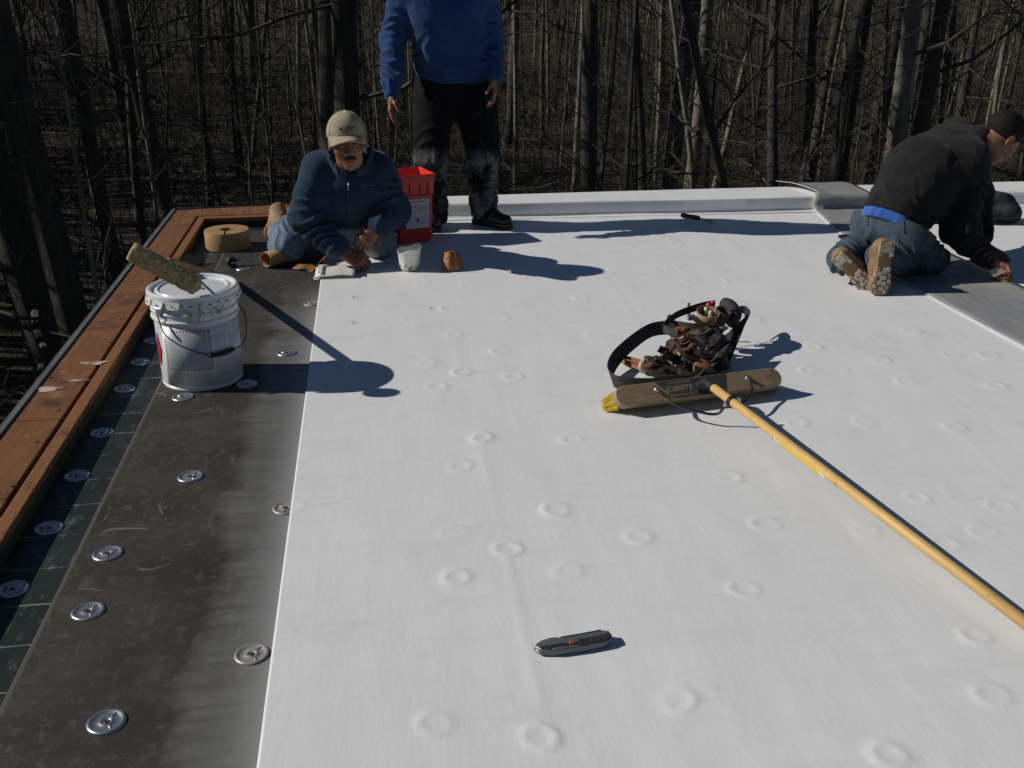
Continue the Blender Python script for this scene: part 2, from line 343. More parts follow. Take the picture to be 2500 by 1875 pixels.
BUMPS = [(1032,694),(1140,701),(1094,756),(1222,780),(972,782),(1109,821),(1220,859),(1454,821),(1417,730),(1269,679),(1477,673),(1532,603),
 (1039,889),(1127,912),(1253,923),(1067,948),(1177,1074),(1394,1078),(1124,1143),(1357,1250),(1106,1306),(1240,1345),(1115,1416),(1386,1400),
 (1558,1316),(1816,1443),(1780,1171),(1868,1285),(2113,1300),(2238,1217),(2441,1240),(2402,1303),(2305,1333),(2379,1556),(2170,1848),(1658,1714),
 (1062,1771),(1320,1803),(1944,1037),(2048,907),(1987,852),(1972,909),(2148,883),(2225,810),(2323,870),(2414,872),(2432,946),(2110,1033),
 (2330,1047),(2211,935),(1651,598),(1783,601),(1641,656),(1687,690),(1787,688),(1752,662),(1840,785),(1355,580),(1330,535),(1445,533),(715,1241),(1600,560),(2420,1700)]
SHARP = {(1177,1074):1.3,(1357,1250):1.2,(1240,1345):1.5,(1115,1416):1.2,(1320,1803):1.4,(1127,912):1.2,(1816,1443):1.2,(1558,1316):.8,(2170,1848):1.1,(1062,1771):.9}
sh_rng = np.random.default_rng(3)
BP = [(*G(*p)[:2], SHARP.get(p, sh_rng.uniform(.45, 1.0))) for p in BUMPS]
RIDGE = [[(1236,1352),(1250,1420),(1275,1530),(1300,1640),(1322,1720)], [(1112,835),(1125,895)], [(1165,1010),(1180,1120),(1195,1200),(1225,1300)], [(1175,1110),(1200,1190)], [(2290,1180),(2390,1290)], [(2330,1047),(2440,1150)], [(1690,1010),(1720,1080)],[(1470,670),(1560,800)]]
def membrane_z(X, Y):
    Z = .0078 + .0011 * np.sin(X * 3.1 + .7 * np.sin(Y * 2.1)) * np.sin(Y * 2.7 + 1) + .0006 * np.sin(X * 9 + 2 * np.sin(Y * 3)) * np.sin(Y * 6.1 + X * 2)
    vb = np.random.default_rng(5)
    for (bx, by, s) in BP:
        bv = (vb.uniform(0, .10), vb.uniform(0, 6.3), vb.uniform(.029, .035), vb.uniform(.1, .6), vb.uniform(0, 6.3), vb.uniform(.0, .0016))
        i0, i1 = np.searchsorted(X[0], (bx - .11, bx + .11)); j0, j1 = np.searchsorted(Y[:, 0], (by - .11, by + .11))
        if i1 <= i0 or j1 <= j0: continue
        r = np.hypot(X[j0:j1, i0:i1] - bx, Y[j0:j1, i0:i1] - by)
        th_b = np.arctan2(Y[j0:j1, i0:i1] - by, X[j0:j1, i0:i1] - bx); r = r * (1 + bv[0] * np.cos(2 * th_b + bv[1])); prof = .0016 * np.exp(-((r - bv[2]) / .0095) ** 2) * (1 + bv[3] * np.cos(th_b + bv[4])) + bv[5] * np.exp(-(r / .046) ** 4)
        Z[j0:j1, i0:i1] += s * prof
    for L in RIDGE:
        P = np.array([G(*q)[:2] for q in L]); P = np.array(smooth_curve(P, 4))
        x0, y0 = P.min(0) - .06; x1, y1 = P.max(0) + .06
        i0, i1 = np.searchsorted(X[0], (x0, x1)); j0, j1 = np.searchsorted(Y[:, 0], (y0, y1))
        if i1 <= i0 or j1 <= j0: continue
        xs, ys = X[j0:j1, i0:i1], Y[j0:j1, i0:i1]; D = np.full(xs.shape, 9.0)
        for a, b in zip(P[:-1], P[1:]):
            d = b - a; t = np.clip(((xs - a[0]) * d[0] + (ys - a[1]) * d[1]) / (d @ d), 0, 1)
            D = np.minimum(D, np.hypot(xs - a[0] - t * d[0], ys - a[1] - t * d[1]))
        Z[j0:j1, i0:i1] += (.0009 if L[0] == (1236, 1352) else .0004) * np.exp(-(D / .015) ** 2)
    yl = 1.703 - .026 * (X - .02); Z -= .0022 / (1 + np.exp(-(yl - Y) / .004))          # joint of the boards below
    yl2 = 4.72 + .01 * X; Z -= .0015 / (1 + np.exp(-(yl2 - Y) / .006))
    return Z
xs = np.concatenate([[-.272], np.arange(-.266, 2.62, .0078), np.arange(2.63, 5.6, .03)])
ys = np.concatenate([np.arange(-1.05, 1.40, .05), np.arange(1.405, 3.6, .0075), np.arange(3.608, 6.10, .0125)])
me = grid_mesh('membrane', xs, ys, membrane_z)
o = link_mesh('membrane', me, mem); tag(o, kind='structure')
sd = o.modifiers.new('thick', 'SOLIDIFY'); sd.thickness = .0014; sd.offset = -1
# far parapet wrapped in membrane
def wrap_profile(x):
    f = 6.115 - .035 * (x - .43); b = 6.34 + .05 * math.sin((x + .3) * .55) - .012 * x; PH = .092
    lip = .0035 * math.sin(x * 5.3) + .004 * math.sin(x * 1.7 + 1)
    return [(f - .055, .0105), (f - .012, .0115), (f - .001 + lip * .4, .024), (f + lip, PH - .012), (f + .004 + lip, PH - .002), (f + .014 + lip, PH + .003 + lip * .5), ((f + b) / 2, PH + .004 + .003 * math.sin(x * 3)), (b - .006, PH + .003), (b, PH - .004), (b + .002, PH - .12)]
X = np.arange(.0, 5.6, .02); V = []; Fs = []; K = len(wrap_profile(0))
for x in X: V += [(x, y, z) for y, z in wrap_profile(x)]
for i in range(len(X) - 1):
    for k in range(K - 1): Fs.append((i * K + k, (i + 1) * K + k, (i + 1) * K + k + 1, i * K + k + 1))
wp = thing('roof_parapet', 'low far roof parapet wrapped in smooth white membrane', 'parapet', (2.5, 6.2, 0))
mb = MB((2.5, 6.2, 0)); mb.add(V, Fs); w = mb.build('membrane_wrap', mem, wp, auto=24)
mb = MB((2.5, 6.2, 0)); mb.prism([(.055, 6.15), (5.55, 5.965), (5.55, 6.22), (2.9, 6.32), (.055, 6.33)], (0, 0, -.12), (1, 0, 0), (0, 1, 0), (0, 0, 1), .092 + .105); mb.build('curb', sidew, wp)
# grey adhesive-coated strip, laid over the white sheet and up over the far parapet
gl = newmat('wet_adhesive_membrane', .38)[0]; n = NT(gl); co = n.coord('Object'); s1 = n.noise(n.coord('Object', (9, 1.1, 1)), 4, 7, .7); s2 = n.noise(co, 2.2, 5)
c = n.mix(n.rng(s1, .3, .7), (.33, .335, .34), (.20, .205, .212)); c = n.mix(n.rng(s2, .5, .7), c, (.36, .35, .32)); n.link(c, n.b.inputs['Base Color'])
n.bump(s1, .25, .004); n.link(n.rng(s1, .3, .7, .3, .55), n.b.inputs['Roughness'])
V = []; Fs = []; rows = []
YS = list(np.arange(1.0, 6.0, .05))
def strip_edges(y): return 2.50 + .005 * math.sin(y * 3.1) + .16 * max(0, y - 4.6) + .04 * max(0, 4.4 - y), 3.02 + .01 * math.sin(y * 2) + .06 * max(0, y - 5.2)
for y in YS:
    a, b = strip_edges(y)
    rows.append([(a + (b - a) * t, y, .0138 + .0035 * (1 - t) * abs(math.sin(y * 2.3)) + .0012 * math.sin(9 * t + y * 3)) for t in np.linspace(0, 1, 13)])
for (pi, oy, oz, la, lb) in ((1, -.012, .004, 2.715, 3.09), (3, -.016, -.03, 2.708, 3.09), (3, -.018, -.004, 2.712, 3.09), (4, -.013, .010, 2.722, 3.09), (5, .0, .016, 2.735, 3.09), (6, -.03, .018, 2.71, 3.09), (7, -.05, .022, 2.67, 3.09), (8, .014, .026, 2.60, 3.08)):
    row = []
    for t in np.linspace(0, 1, 13):
        x = la + (lb - la) * t; fy, fz = wrap_profile(x)[pi]; lift = (.016 * max(0, .25 - t) * 4 + .002 * abs(math.sin(t * 7 + pi))) if pi >= 5 else .003 * abs(math.sin(t * 8))
        row.append((x, fy + oy - (.006 * abs(math.sin(t * 6)) if pi in (3, 4) else 0), fz + oz + lift))
    rows.append(row)
mb = MB(); k = 13; mb.add([p for r_ in rows for p in r_], [(i * k + j, i * k + j + 1, (i + 1) * k + j + 1, (i + 1) * k + j) for i in range(len(rows) - 1) for j in range(k - 1)])
gs = mb.build('membrane_flap', [gl, mem], smooth=True); sd = gs.modifiers.new('thick', 'SOLIDIFY'); sd.thickness = .0022; sd.offset = -1; sd.material_offset = 1; sd.material_offset_rim = 1
tag(gs, 'grey adhesive coated membrane strip beside the man in black, running up the far parapet', 'membrane strip')
# ================================================================ small toolkit: rounded shapes grown from distance fields
class SDF:
    """union of round cones and ellipsoids on a grid, turned into a mesh by surface nets"""
    def __init__(s, lo, hi, h):
        s.lo = np.array(lo, float); s.h = h; s.n = np.ceil((np.array(hi, float) - s.lo) / h).astype(int) + 1
        s.D = np.full(s.n, .15, np.float32)
        s.ax = [s.lo[i] + h * np.arange(s.n[i]) for i in range(3)]
    def _box(s, lo, hi):
        a = np.clip(np.floor((np.array(lo) - s.lo) / s.h).astype(int), 0, s.n); b = np.clip(np.ceil((np.array(hi) - s.lo) / s.h).astype(int) + 1, 0, s.n)
        if (b <= a).any(): return None
        sl = tuple(slice(i, j) for i, j in zip(a, b)); P = np.meshgrid(*[s.ax[i][sl[i]] for i in range(3)], indexing='ij'); return sl, P
    def _merge(s, sl, d, k, sub):
        o = s.D[sl]
        if sub: d = -d; hh = np.maximum(k - np.abs(o - d), 0) / k if k else 0; s.D[sl] = np.maximum(o, d) + (hh * hh * k / 4 if k else 0)
        else: hh = np.maximum(k - np.abs(o - d), 0) / k if k else 0; s.D[sl] = np.minimum(o, d) - (hh * hh * k / 4 if k else 0)
    def cone(s, a, b, ra, rb, k=.02, sub=False, fold=None, flat=None):
        """tapered capsule; fold=(amp, wavelength, slant, where 0..1, spread); flat=(axis, factor) squashes it"""
        a, b = np.array(a, float), np.array(b, float); pad = max(ra, rb) * (1.0) + k + 2.5 * s.h + (fold[0] if fold else 0)
        if flat: pad *= max(1, 1 / flat[1] if flat[1] < 1 else flat[1])
        bx = s._box(np.minimum(a, b) - pad, np.maximum(a, b) + pad)
        if bx is None: return
        sl, P = bx; d = b - a; L2 = d @ d + 1e-12
        q = [P[i] - a[i] for i in range(3)]; t = np.clip((q[0] * d[0] + q[1] * d[1] + q[2] * d[2]) / L2, 0, 1)
        e = [q[i] - t * d[i] for i in range(3)]
        if flat:
            ax = np.array(flat[0], float); ax /= np.linalg.norm(ax); dp = e[0] * ax[0] + e[1] * ax[1] + e[2] * ax[2]; g = 1 / flat[1] - 1
            e = [e[i] + dp * ax[i] * g for i in range(3)]
        dist = np.sqrt(e[0] ** 2 + e[1] ** 2 + e[2] ** 2) - (ra + (rb - ra) * t)
        if fold:
            am, wl, sla, wh, spr = fold; u, v, w = frame(d); L = math.sqrt(L2)
            cu = e[0] * u[0] + e[1] * u[1] + e[2] * u[2]; cv = e[0] * v[0] + e[1] * v[1] + e[2] * v[2]
            ph = 2 * math.pi * (t * L + sla * cu + .35 * sla * cv) / wl + 2.2 * np.sin(cu * 38 + t * 6) + 1.6 * np.sin(cv * 31 - t * L * 17)
            win = np.exp(-((t - wh) / spr) ** 2); sn = np.sin(ph); dist = dist - am * win * (sn * .7 + .5 * np.abs(sn) - .3)
        s._merge(sl, dist.astype(np.float32), k, sub)
    def ball(s, c, r, k=.02, sub=False, rot=None):
        c = np.array(c, float); r = np.array(r, float) if np.ndim(r) else np.array([r] * 3, float); pad = r.max() + k + 2.5 * s.h
        bx = s._box(c - pad, c + pad)
        if bx is None: return
        sl, P = bx; q = [P[i] - c[i] for i in range(3)]
        if rot is not None: rot = np.asarray(rot); q = [sum(q[i] * rot[i, j] for i in range(3)) for j in range(3)]
        k0 = np.sqrt(sum((q[i] / r[i]) ** 2 for i in range(3))); k1 = np.sqrt(sum((q[i] / r[i] ** 2) ** 2 for i in range(3))) + 1e-9
        s._merge(sl, np.where(k0 < 1e-3, -r.min(), k0 * (k0 - 1) / k1).astype(np.float32), k, sub)
    def crumple(s, amp, freq, seed=0, stretch=(1, 1, 1)):
        g = np.random.default_rng(seed); near = np.abs(s.D) < 4 * s.h + amp * 3; I = np.nonzero(near)
        p = np.stack([s.ax[i][I[i]] * stretch[i] for i in range(3)], 1); f = np.zeros(len(p))
        for o in range(3):
            for _ in range(4):
                d = g.normal(size=3); d *= freq * (1.9 ** o) / np.linalg.norm(d); d2 = g.normal(size=3) * freq * .6
                f += np.sin(p @ d + g.uniform(0, 6) + 1.4 * np.sin(p @ d2)) / (1.8 ** o)
        f = f / 4; f = np.where(f > 0, f, f * .6); s.D[I] -= (amp * f).astype(np.float32)
    def cut(s, p, nrm):
        """keep the side the normal points away from"""
        P = np.meshgrid(*s.ax, indexing='ij', sparse=True); nrm = np.array(nrm, float); nrm /= np.linalg.norm(nrm)
        d = (P[0] - p[0]) * nrm[0] + (P[1] - p[1]) * nrm[1] + (P[2] - p[2]) * nrm[2]; s.D = np.maximum(s.D, d.astype(np.float32))
    def net(s):
        D = s.D.copy(); D[0] = D[-1] = .1; D[:, 0] = D[:, -1] = .1; D[:, :, 0] = D[:, :, -1] = .1
        neg = D < 0; C = [neg[i:neg.shape[0] - 1 + i, j:neg.shape[1] - 1 + j, k:neg.shape[2] - 1 + k] for i in (0, 1) for j in (0, 1) for k in (0, 1)]
        cnt = sum(c.astype(np.int8) for c in C); act = (cnt > 0) & (cnt < 8); I = np.stack(np.nonzero(act), 1)
        idx = np.full(act.shape, -1, np.int32); idx[act] = np.arange(len(I))
        acc = np.zeros((len(I), 3)); num = np.zeros(len(I))
        for ax in range(3):
            for j in (0, 1):
                for k in (0, 1):
                    o0 = [0, 0, 0]; oth = [i for i in range(3) if i != ax]; o0[oth[0]] = j; o0[oth[1]] = k; o1 = list(o0); o1[ax] = 1
                    A = D[I[:, 0] + o0[0], I[:, 1] + o0[1], I[:, 2] + o0[2]]; B = D[I[:, 0] + o1[0], I[:, 1] + o1[1], I[:, 2] + o1[2]]
                    x = (A < 0) != (B < 0); t = np.where(x, A / np.where(x, A - B, 1), 0); p = np.tile(np.array(o0, float), (len(I), 1)); p[:, ax] = t
                    acc[x] += p[x]; num[x] += 1
        V = s.lo + (I + acc / num[:, None]) * s.h; Fs = []
        for ax in range(3):
            sh = [slice(None)] * 3; a = [slice(1, -1)] * 3; b = [slice(1, -1)] * 3; a[ax] = slice(0, -1); b[ax] = slice(1, None)
            na, nb_ = neg[tuple(a)], neg[tuple(b)]; E = np.stack(np.nonzero(na != nb_), 1); fl = na[tuple(E.T)]; base = E.copy()
            o1, o2 = [(ax + 1) % 3, (ax + 2) % 3]; base[:, o1] += 1; base[:, o2] += 1
            def vid(d1, d2):
                q = base.copy(); q[:, o1] += d1; q[:, o2] += d2; return idx[q[:, 0], q[:, 1], q[:, 2]]
            Q = np.stack([vid(-1, -1), vid(0, -1), vid(0, 0), vid(-1, 0)], 1); Q[~fl] = Q[~fl][:, ::-1]; Fs.append(Q)
        Fq = np.concatenate(Fs); Fq = Fq[(Fq >= 0).all(1)]; return V, Fq
def merge_nets(parts):
    V, Fq, k = [], [], 0
    for v, f in parts: V.append(v); Fq.append(f + k); k += len(v)
    return np.concatenate(V), np.concatenate(Fq)
def net_mesh(name, V, Fq, org=(0, 0, 0)):
    me = bpy.data.meshes.new(name); V = V - np.array(org)
    me.vertices.add(len(V)); me.vertices.foreach_set('co', V.astype(np.float32).ravel()); me.loops.add(Fq.size); me.loops.foreach_set('vertex_index', Fq.ravel().astype(np.int32))
    me.polygons.add(len(Fq)); me.polygons.foreach_set('loop_start', np.arange(0, Fq.size, 4, dtype=np.int32)); me.update(calc_edges=True)
    me.polygons.foreach_set('use_smooth', np.ones(len(Fq), bool)); return me

# ================================================================ fastener plates
galv = mat('galvanised_steel', (.62, .64, .66), (.50, .52, .55), 30, .32, .85, bump=.08, bscale=60, bdist=.002)
gcream = mat('adhesive_coated_steel', (.42, .41, .35), (.30, .29, .25), 30, .45, .3)
screwm = mat('screw_coating', (.10, .035, .03), None, 20, .4, .6)
PR = .0385
def plate_meshes():
    b = MB(); prof = [(PR, 0), (PR, .0014), (PR - .003, .0042), (PR - .0065, .0044), (PR - .0095, .0014), (.021, .0013), (.0155, .0018), (.0135, .0034), (.011, .0038), (.0085, .0028), (.0062, .0010), (.001, .0008), (0, .0008)]
    b.lathe(prof, 40)
    r_ = MB(); r_.box((.0215, 0, .0021), (.0145, .0034, .0030), None, (.9, .4))
    sc = MB(); sc.lathe([(.0058, .0009), (.0056, .0022), (.0035, .0030), (.0022, .0030), (.0018, .0016), (0, .0016)], 14)
    return b.mesh('plate', True), r_.mesh('rib'), sc.mesh('screw', True)
PM = plate_meshes(); CREAM = {}
PLATES = [(260, 1763, 0, 'shiny round metal plate nearest the bottom left corner', 'g'), (615, 1598, 0, 'dull cream coated round plate beside the white edge, nearest the camera', 'c'),
 (215, 1493, 0, 'shiny round plate second from the bottom on the dark board', 'g'), (263, 1352, 0, 'shiny round plate third from the bottom, near the board edge', 'g'),
 (465, 1164, 0, 'shiny round plate alone in the middle of the dark board', 'g'), (697, 1241, 0, 'dull round plate half tucked under the white edge', 'c'),
 (447, 970, 0, 'shiny round plate right in front of the paint pail', 'g'), (603, 938, 0, 'round plate lying in the shadow of the pail', 'g'), (700, 862, 0, 'shiny round plate to the right of the pail near the white edge', 'g'),
 (762, 742, 0, 'cream coated round plate at the white edge behind the pail', 'c'), (783, 678, 0, 'cream coated round plate beside the cut membrane patch', 'c'), (594, 656, 0, 'shiny round plate under the seam roller', 'g'),
 (30, 1439, 1, 'shaded blue plate in the gutter strip, nearest the camera', 'g'), (118, 1290, 1, 'shaded plate in the gutter strip, second from the camera', 'g'), (187, 1162, 1, 'shaded plate in the gutter strip, third from the camera', 'g'),
 (248, 1057, 1, 'shaded plate in the gutter strip, fourth from the camera', 'g'), (303, 950, 1, 'plate in the gutter strip left of the pail bottom', 'g'), (342, 884, 1, 'plate in the gutter strip left of the pail label', 'g'), (372, 832, 1, 'farthest plate in the gutter strip, beside the pail', 'g')]
for i, (px, py, rec, lab, kd) in enumerate(PLATES):
    z = -.0036 if rec else .0005; p = G(px, py, z)
    if (px, py) == (697, 1241): p[0] = -.285
    root = thing('seam_plate', lab, 'metal plate', tuple(p), (0, 0, rng.uniform(-.3, .5)), 'round fastener plates')
    for nm, me, m_, rz_ in (('disc', PM[0], galv, 0), ('rib', PM[1], galv, 35), ('rib', PM[1], galv, 155), ('rib', PM[1], galv, 275), ('screw', PM[2], screwm, 0)):
        if kd == 'c' and nm != 'screw': me = CREAM.setdefault(nm, me.copy()); me.materials.clear(); m_ = gcream
        o = bpy.data.objects.new(nm, me); COL.objects.link(o); o.parent = root; o.rotation_euler.z = R(rz_)
        if not me.materials: me.materials.append(m_)
# pale membrane tabs by three gutter plates
tabm = mat('grey_tape', (.20, .23, .26), (.30, .32, .33), 12, .5)
for (px, py, wh) in ((150, 1290, 'nearest the camera'), (330, 948, 'left of the pail bottom'), (360, 880, 'left of the pail label')):
    c = G(px, py, -.0032); mb = MB(c); mb.prism([(-.02, -.012), (.02, -.010), (.045, -.003), (.045, .003), (.012, .009), (-.018, .014)], c, (1, .1, 0), (0, 1, 0), (0, 0, 1), .0012)
    tag(mb.build('tape_scrap', tabm), 'small pale tape scrap in the gutter strip, ' + wh, 'tape', 'tape scraps in the gutter strip')

# ================================================================ paint pail
PC = G(497, 922); PC[2] = 0.001; PRad = .146; PHt = float(AY(472, 694, PC[1])[2])
def on_cyl(px, py, r):
    d = ray(px, py); o = CAM - PC; A = d[0] ** 2 + d[1] ** 2; B = o[0] * d[0] + o[1] * d[1]; Cc = o[0] ** 2 + o[1] ** 2 - r * r; q = max(B * B - A * Cc, 0)
    t = (-B - math.sqrt(q)) / A; p = CAM + d * t; return math.atan2(p[1] - PC[1], p[0] - PC[0]), p[2]
def cyl(a, z, r): return np.array([PC[0] + r * math.cos(a), PC[1] + r * math.sin(a), z])
pail = thing('paint_pail', 'white steel adhesive pail with lid standing on the dark board', 'pail', tuple(PC))
wpaint = mat('white_enamel', (.68, .70, .72), (.62, .64, .66), 7, .28, c3=(.50, .45, .33), scale3=9, lo3=.62, hi3=.74)
b = MB(PC); H = PHt - .012; r0, r1 = PRad - .003, PRad + .002
b.lathe([(r0 - .006, 0), (r0, .002), (r0 + .001, .008), (r0 - .002, .012), (r0, .018), (r0 + .002, H * .35), (r0 + .003, H * .72), (r1 + .006, H * .735), (r1 + .007, H * .75), (r1 + .001, H * .765), (r1, H * .80), (r1 + .005, H * .815), (r1 + .005, H * .83), (r1, H * .845), (r1, H * .97), (r1 + .004, H)], 64, PC); b.build('pail_body', wpaint, pail, auto=35)
rim = r1 + .010; b = MB(PC)
b.lathe([(rim - .004, H - .018), (rim, H - .016), (rim + .003, H - .004), (rim + .001, H + .006), (rim - .006, H + .010), (rim - .014, H + .008), (rim - .018, H - .002), (rim - .026, H - .004), (rim - .032, H + .004), (rim - .038, H + .005), (rim - .044, H - .001), (.02, H - .001), (0, H - .001)], 64, PC); lid = b.build('lid', mat('white_lid', (.74, .75, .77), (.68, .69, .71), 9, .22), pail, auto=40)
for k in range(16):
    a0 = 2 * math.pi * k / 16 + .1; pts = []; b = MB(PC)
    P3 = []
    for (t, z) in ((-.155, -.010), (.155, -.010), (.155, -.024), (.12, -.031), (0, -.033), (-.12, -.031), (-.155, -.024)): P3.append((a0 + t, H + z))
    out = [cyl(a, z, rim + .003 + (H - z) * .22) for a, z in P3]; inn = [cyl(a, z, rim + .001 + (H - z) * .22) for a, z in P3]; m_ = len(P3)
    b.add(out + inn, [tuple(range(m_)), tuple(range(m_, 2 * m_))[::-1]] + [(i, i + m_, (i + 1) % m_ + m_, (i + 1) % m_) for i in range(m_)])
    tb = b.build('lid_tab', MATS['white_lid'], lid)
    b = MB(PC); rr = rim + .0040 + .022 * .22; b.prism([(.0045 * math.cos(i * .785), .003 * math.sin(i * .785)) for i in range(8)], cyl(a0, H - .021, rr), (-math.sin(a0), math.cos(a0), 0), (0, 0, 1), (math.cos(a0), math.sin(a0), 0), .0008); b.build('tab_hole', mort, lid)
wire = mat('handle_wire', (.10, .10, .11), None, 20, .4, .8); gripm = mat('black_grip', (.012, .012, .013), None, 30, .5, bump=.2)
eL = on_cyl(388, 762, r1 + .004); eR = (eL[0] + math.pi * .93, eL[1]); b = MB(PC)
path = [cyl(*eL, r1 + .014)] + [cyl(*on_cyl(px, py, r1 + .016), r1 + .016) for px, py in ((400, 812), (430, 838), (470, 856), (515, 868), (540, 864), (568, 854))]
path += [cyl(on_cyl(588, 840, r1 + .02)[0] + .1, on_cyl(582, 838, r1 + .02)[1], r1 + .028), cyl(eR[0] - .32, H * .62, r1 + .026), cyl(eR[0] - .1, H * .72, r1 + .018), cyl(*eR, r1 + .012)]
b.tube(smooth_curve(path, 6), .0024, 8); hd = b.build('bail', wire, pail, smooth=True)
b = MB(PC); gp = [cyl(*on_cyl(px, py, r1 + .017), r1 + .017) for px, py in ((511, 868), (530, 866), (550, 861), (570, 852))]; b.tube(smooth_curve(gp, 4), .0085, 10); b.build('grip', gripm, hd, smooth=True)
for e in (eL, eR):
    a = e[0]; u = np.array([math.cos(a), math.sin(a), 0]); M3 = np.stack([np.array([-math.sin(a), math.cos(a), 0]), (0, 0, 1), u], 1)
    b = MB(PC); b.lathe([(.020, -.003), (.020, .003), (.014, .007), (.009, .008), (.008, .014), (0, .015)], 20, cyl(a, e[1], r1), M3); b.build('bail_ear', galv, pail, auto=40)
# printed label, a thin curved sheet
lab = newmat('pail_label_print', .35)[0]; n = NT(lab); uvn = n.node('ShaderNodeTexCoord').outputs['UV']; sx = n.node('ShaderNodeSeparateXYZ'); n.link(uvn, sx.inputs[0]); U_, V_ = sx.outputs['X'], sx.outputs['Y']
def inside(a, b, c, d):
    f = n.math('MULTIPLY', n.math('GREATER_THAN', U_, a), n.math('LESS_THAN', U_, b)); return n.math('MULTIPLY', f, n.math('MULTIPLY', n.math('GREATER_THAN', V_, c), n.math('LESS_THAN', V_, d)))
def fineprint(blocks, rows, cols):
    ln = n.math('LESS_THAN', n.math('FRACT', n.math('MULTIPLY', V_, rows)), .55); mp = n.node('ShaderNodeMapping'); n.link(uvn, mp.inputs[0]); mp.inputs['Scale'].default_value = (cols, rows, 1)
    sn = n.node('ShaderNodeVectorMath'); sn.operation = 'FLOOR'; n.link(mp.outputs[0], sn.inputs[0]); wn_ = n.node('ShaderNodeTexWhiteNoise'); n.link(sn.outputs[0], wn_.inputs['Vector'])
    t = n.math('MULTIPLY', ln, n.math('GREATER_THAN', wn_.outputs['Value'], .22)); f = None
    for q in blocks: f = inside(*q) if f is None else n.math('MAXIMUM', f, inside(*q))
    return n.math('MULTIPLY', t, f)
c = n.mix(inside(.06, .52, .30, .94), (.64, .67, .69), (.46, .49, .51))
c = n.mix(n.math('MULTIPLY', fineprint([(.10, .25, .34, .90), (.27, .49, .34, .91), (.56, .70, .10, .86), (.72, .84, .12, .80), (.86, .97, .15, .84), (.10, .22, .03, .26), (.24, .36, .03, .24), (.38, .50, .04, .25)], 62, 150), .5), c, (.14, .15, .17))
d1 = n.math('MULTIPLY', inside(.045, .535, .28, .955), n.math('SUBTRACT', 1.0, inside(.062, .518, .304, .931)))
dash = n.math('MAXIMUM', n.math('MULTIPLY', n.math('LESS_THAN', n.math('FRACT', n.math('MULTIPLY', U_, 30)), .6), n.math('GREATER_THAN', n.math('ABSOLUTE', n.math('SUBTRACT', V_, .6175)), .313)), n.math('MULTIPLY', n.math('LESS_THAN', n.math('FRACT', n.math('MULTIPLY', V_, 22)), .6), n.math('LESS_THAN', n.math('ABSOLUTE', n.math('SUBTRACT', V_, .6175)), .32)))
c = n.mix(n.math('MULTIPLY', d1, dash), c, (.30, .012, .02)); c = n.mix(n.math('MULTIPLY', n.rng(n.noise(uvn, 9, 6), .55, .7), .3), c, (.50, .47, .38)); n.link(c, n.b.inputs['Base Color'])
def curved_sheet(name, m_, a0, a1, z0, z1, r, parent, ncol=32):
    me = bpy.data.meshes.new(name); V = []; Fs = []; uv = []
    for j in range(2):
        for i in range(ncol + 1): V.append(tuple(cyl(a0 + (a1 - a0) * i / ncol, (z0, z1)[j], r) - PC))
    for i in range(ncol): Fs.append((i, i + 1, ncol + 2 + i, ncol + 1 + i)); uv += [(i / ncol, 0), ((i + 1) / ncol, 0), ((i + 1) / ncol, 1), (i / ncol, 1)]
    me.from_pydata(V, [], Fs); me.uv_layers.new(name='UVMap'); me.uv_layers[0].data.foreach_set('uv', np.array(uv, np.float32).ravel()); me.polygons.foreach_set('use_smooth', [True] * len(Fs))
    o = link_mesh(name, me, m_, parent); sd = o.modifiers.new('t', 'SOLIDIFY'); sd.thickness = .0006; return o
aL, aR = on_cyl(400, 860, r0 + .004)[0], on_cyl(590, 860, r0 + .004)[0]
curved_sheet('label', lab, aL, aR, .022, H * .70, r0 + .0045, pail)
red = mat('red_print', (.42, .02, .03), None, 9, .4); b = MB(PC); a = aL - .24; P3 = [(a, .085), (a + .13, .145), (a, .205), (a - .13, .145)]
o_ = [cyl(q[0], q[1], r0 + .0058) for q in P3]; i_ = [cyl(q[0], q[1], r0 + .003) for q in P3]; b.add(o_ + i_, [(0, 1, 2, 3), (7, 6, 5, 4), (0, 4, 5, 1), (1, 5, 6, 2), (2, 6, 7, 3), (3, 7, 4, 0)]); b.build('hazard_diamond', red, pail)
drip = mat('dried_adhesive', (.36, .28, .14), (.26, .19, .09), 30, .35)
for k in range(8):                                                       # strings of dried adhesive under the rim
    a = on_cyl(480 + rng.uniform(-40, 105), 800, r1)[0]; z = H - rng.uniform(.005, .03); P3 = []
    for i in range(rng.integers(4, 9)): P3.append(cyl(a, z, r1 + .0065)); a += rng.normal() * .045; z -= rng.uniform(.004, .015)
    b = MB(PC); b.tube(P3, .0014, 5); b.build('drip', drip, pail, smooth=True)
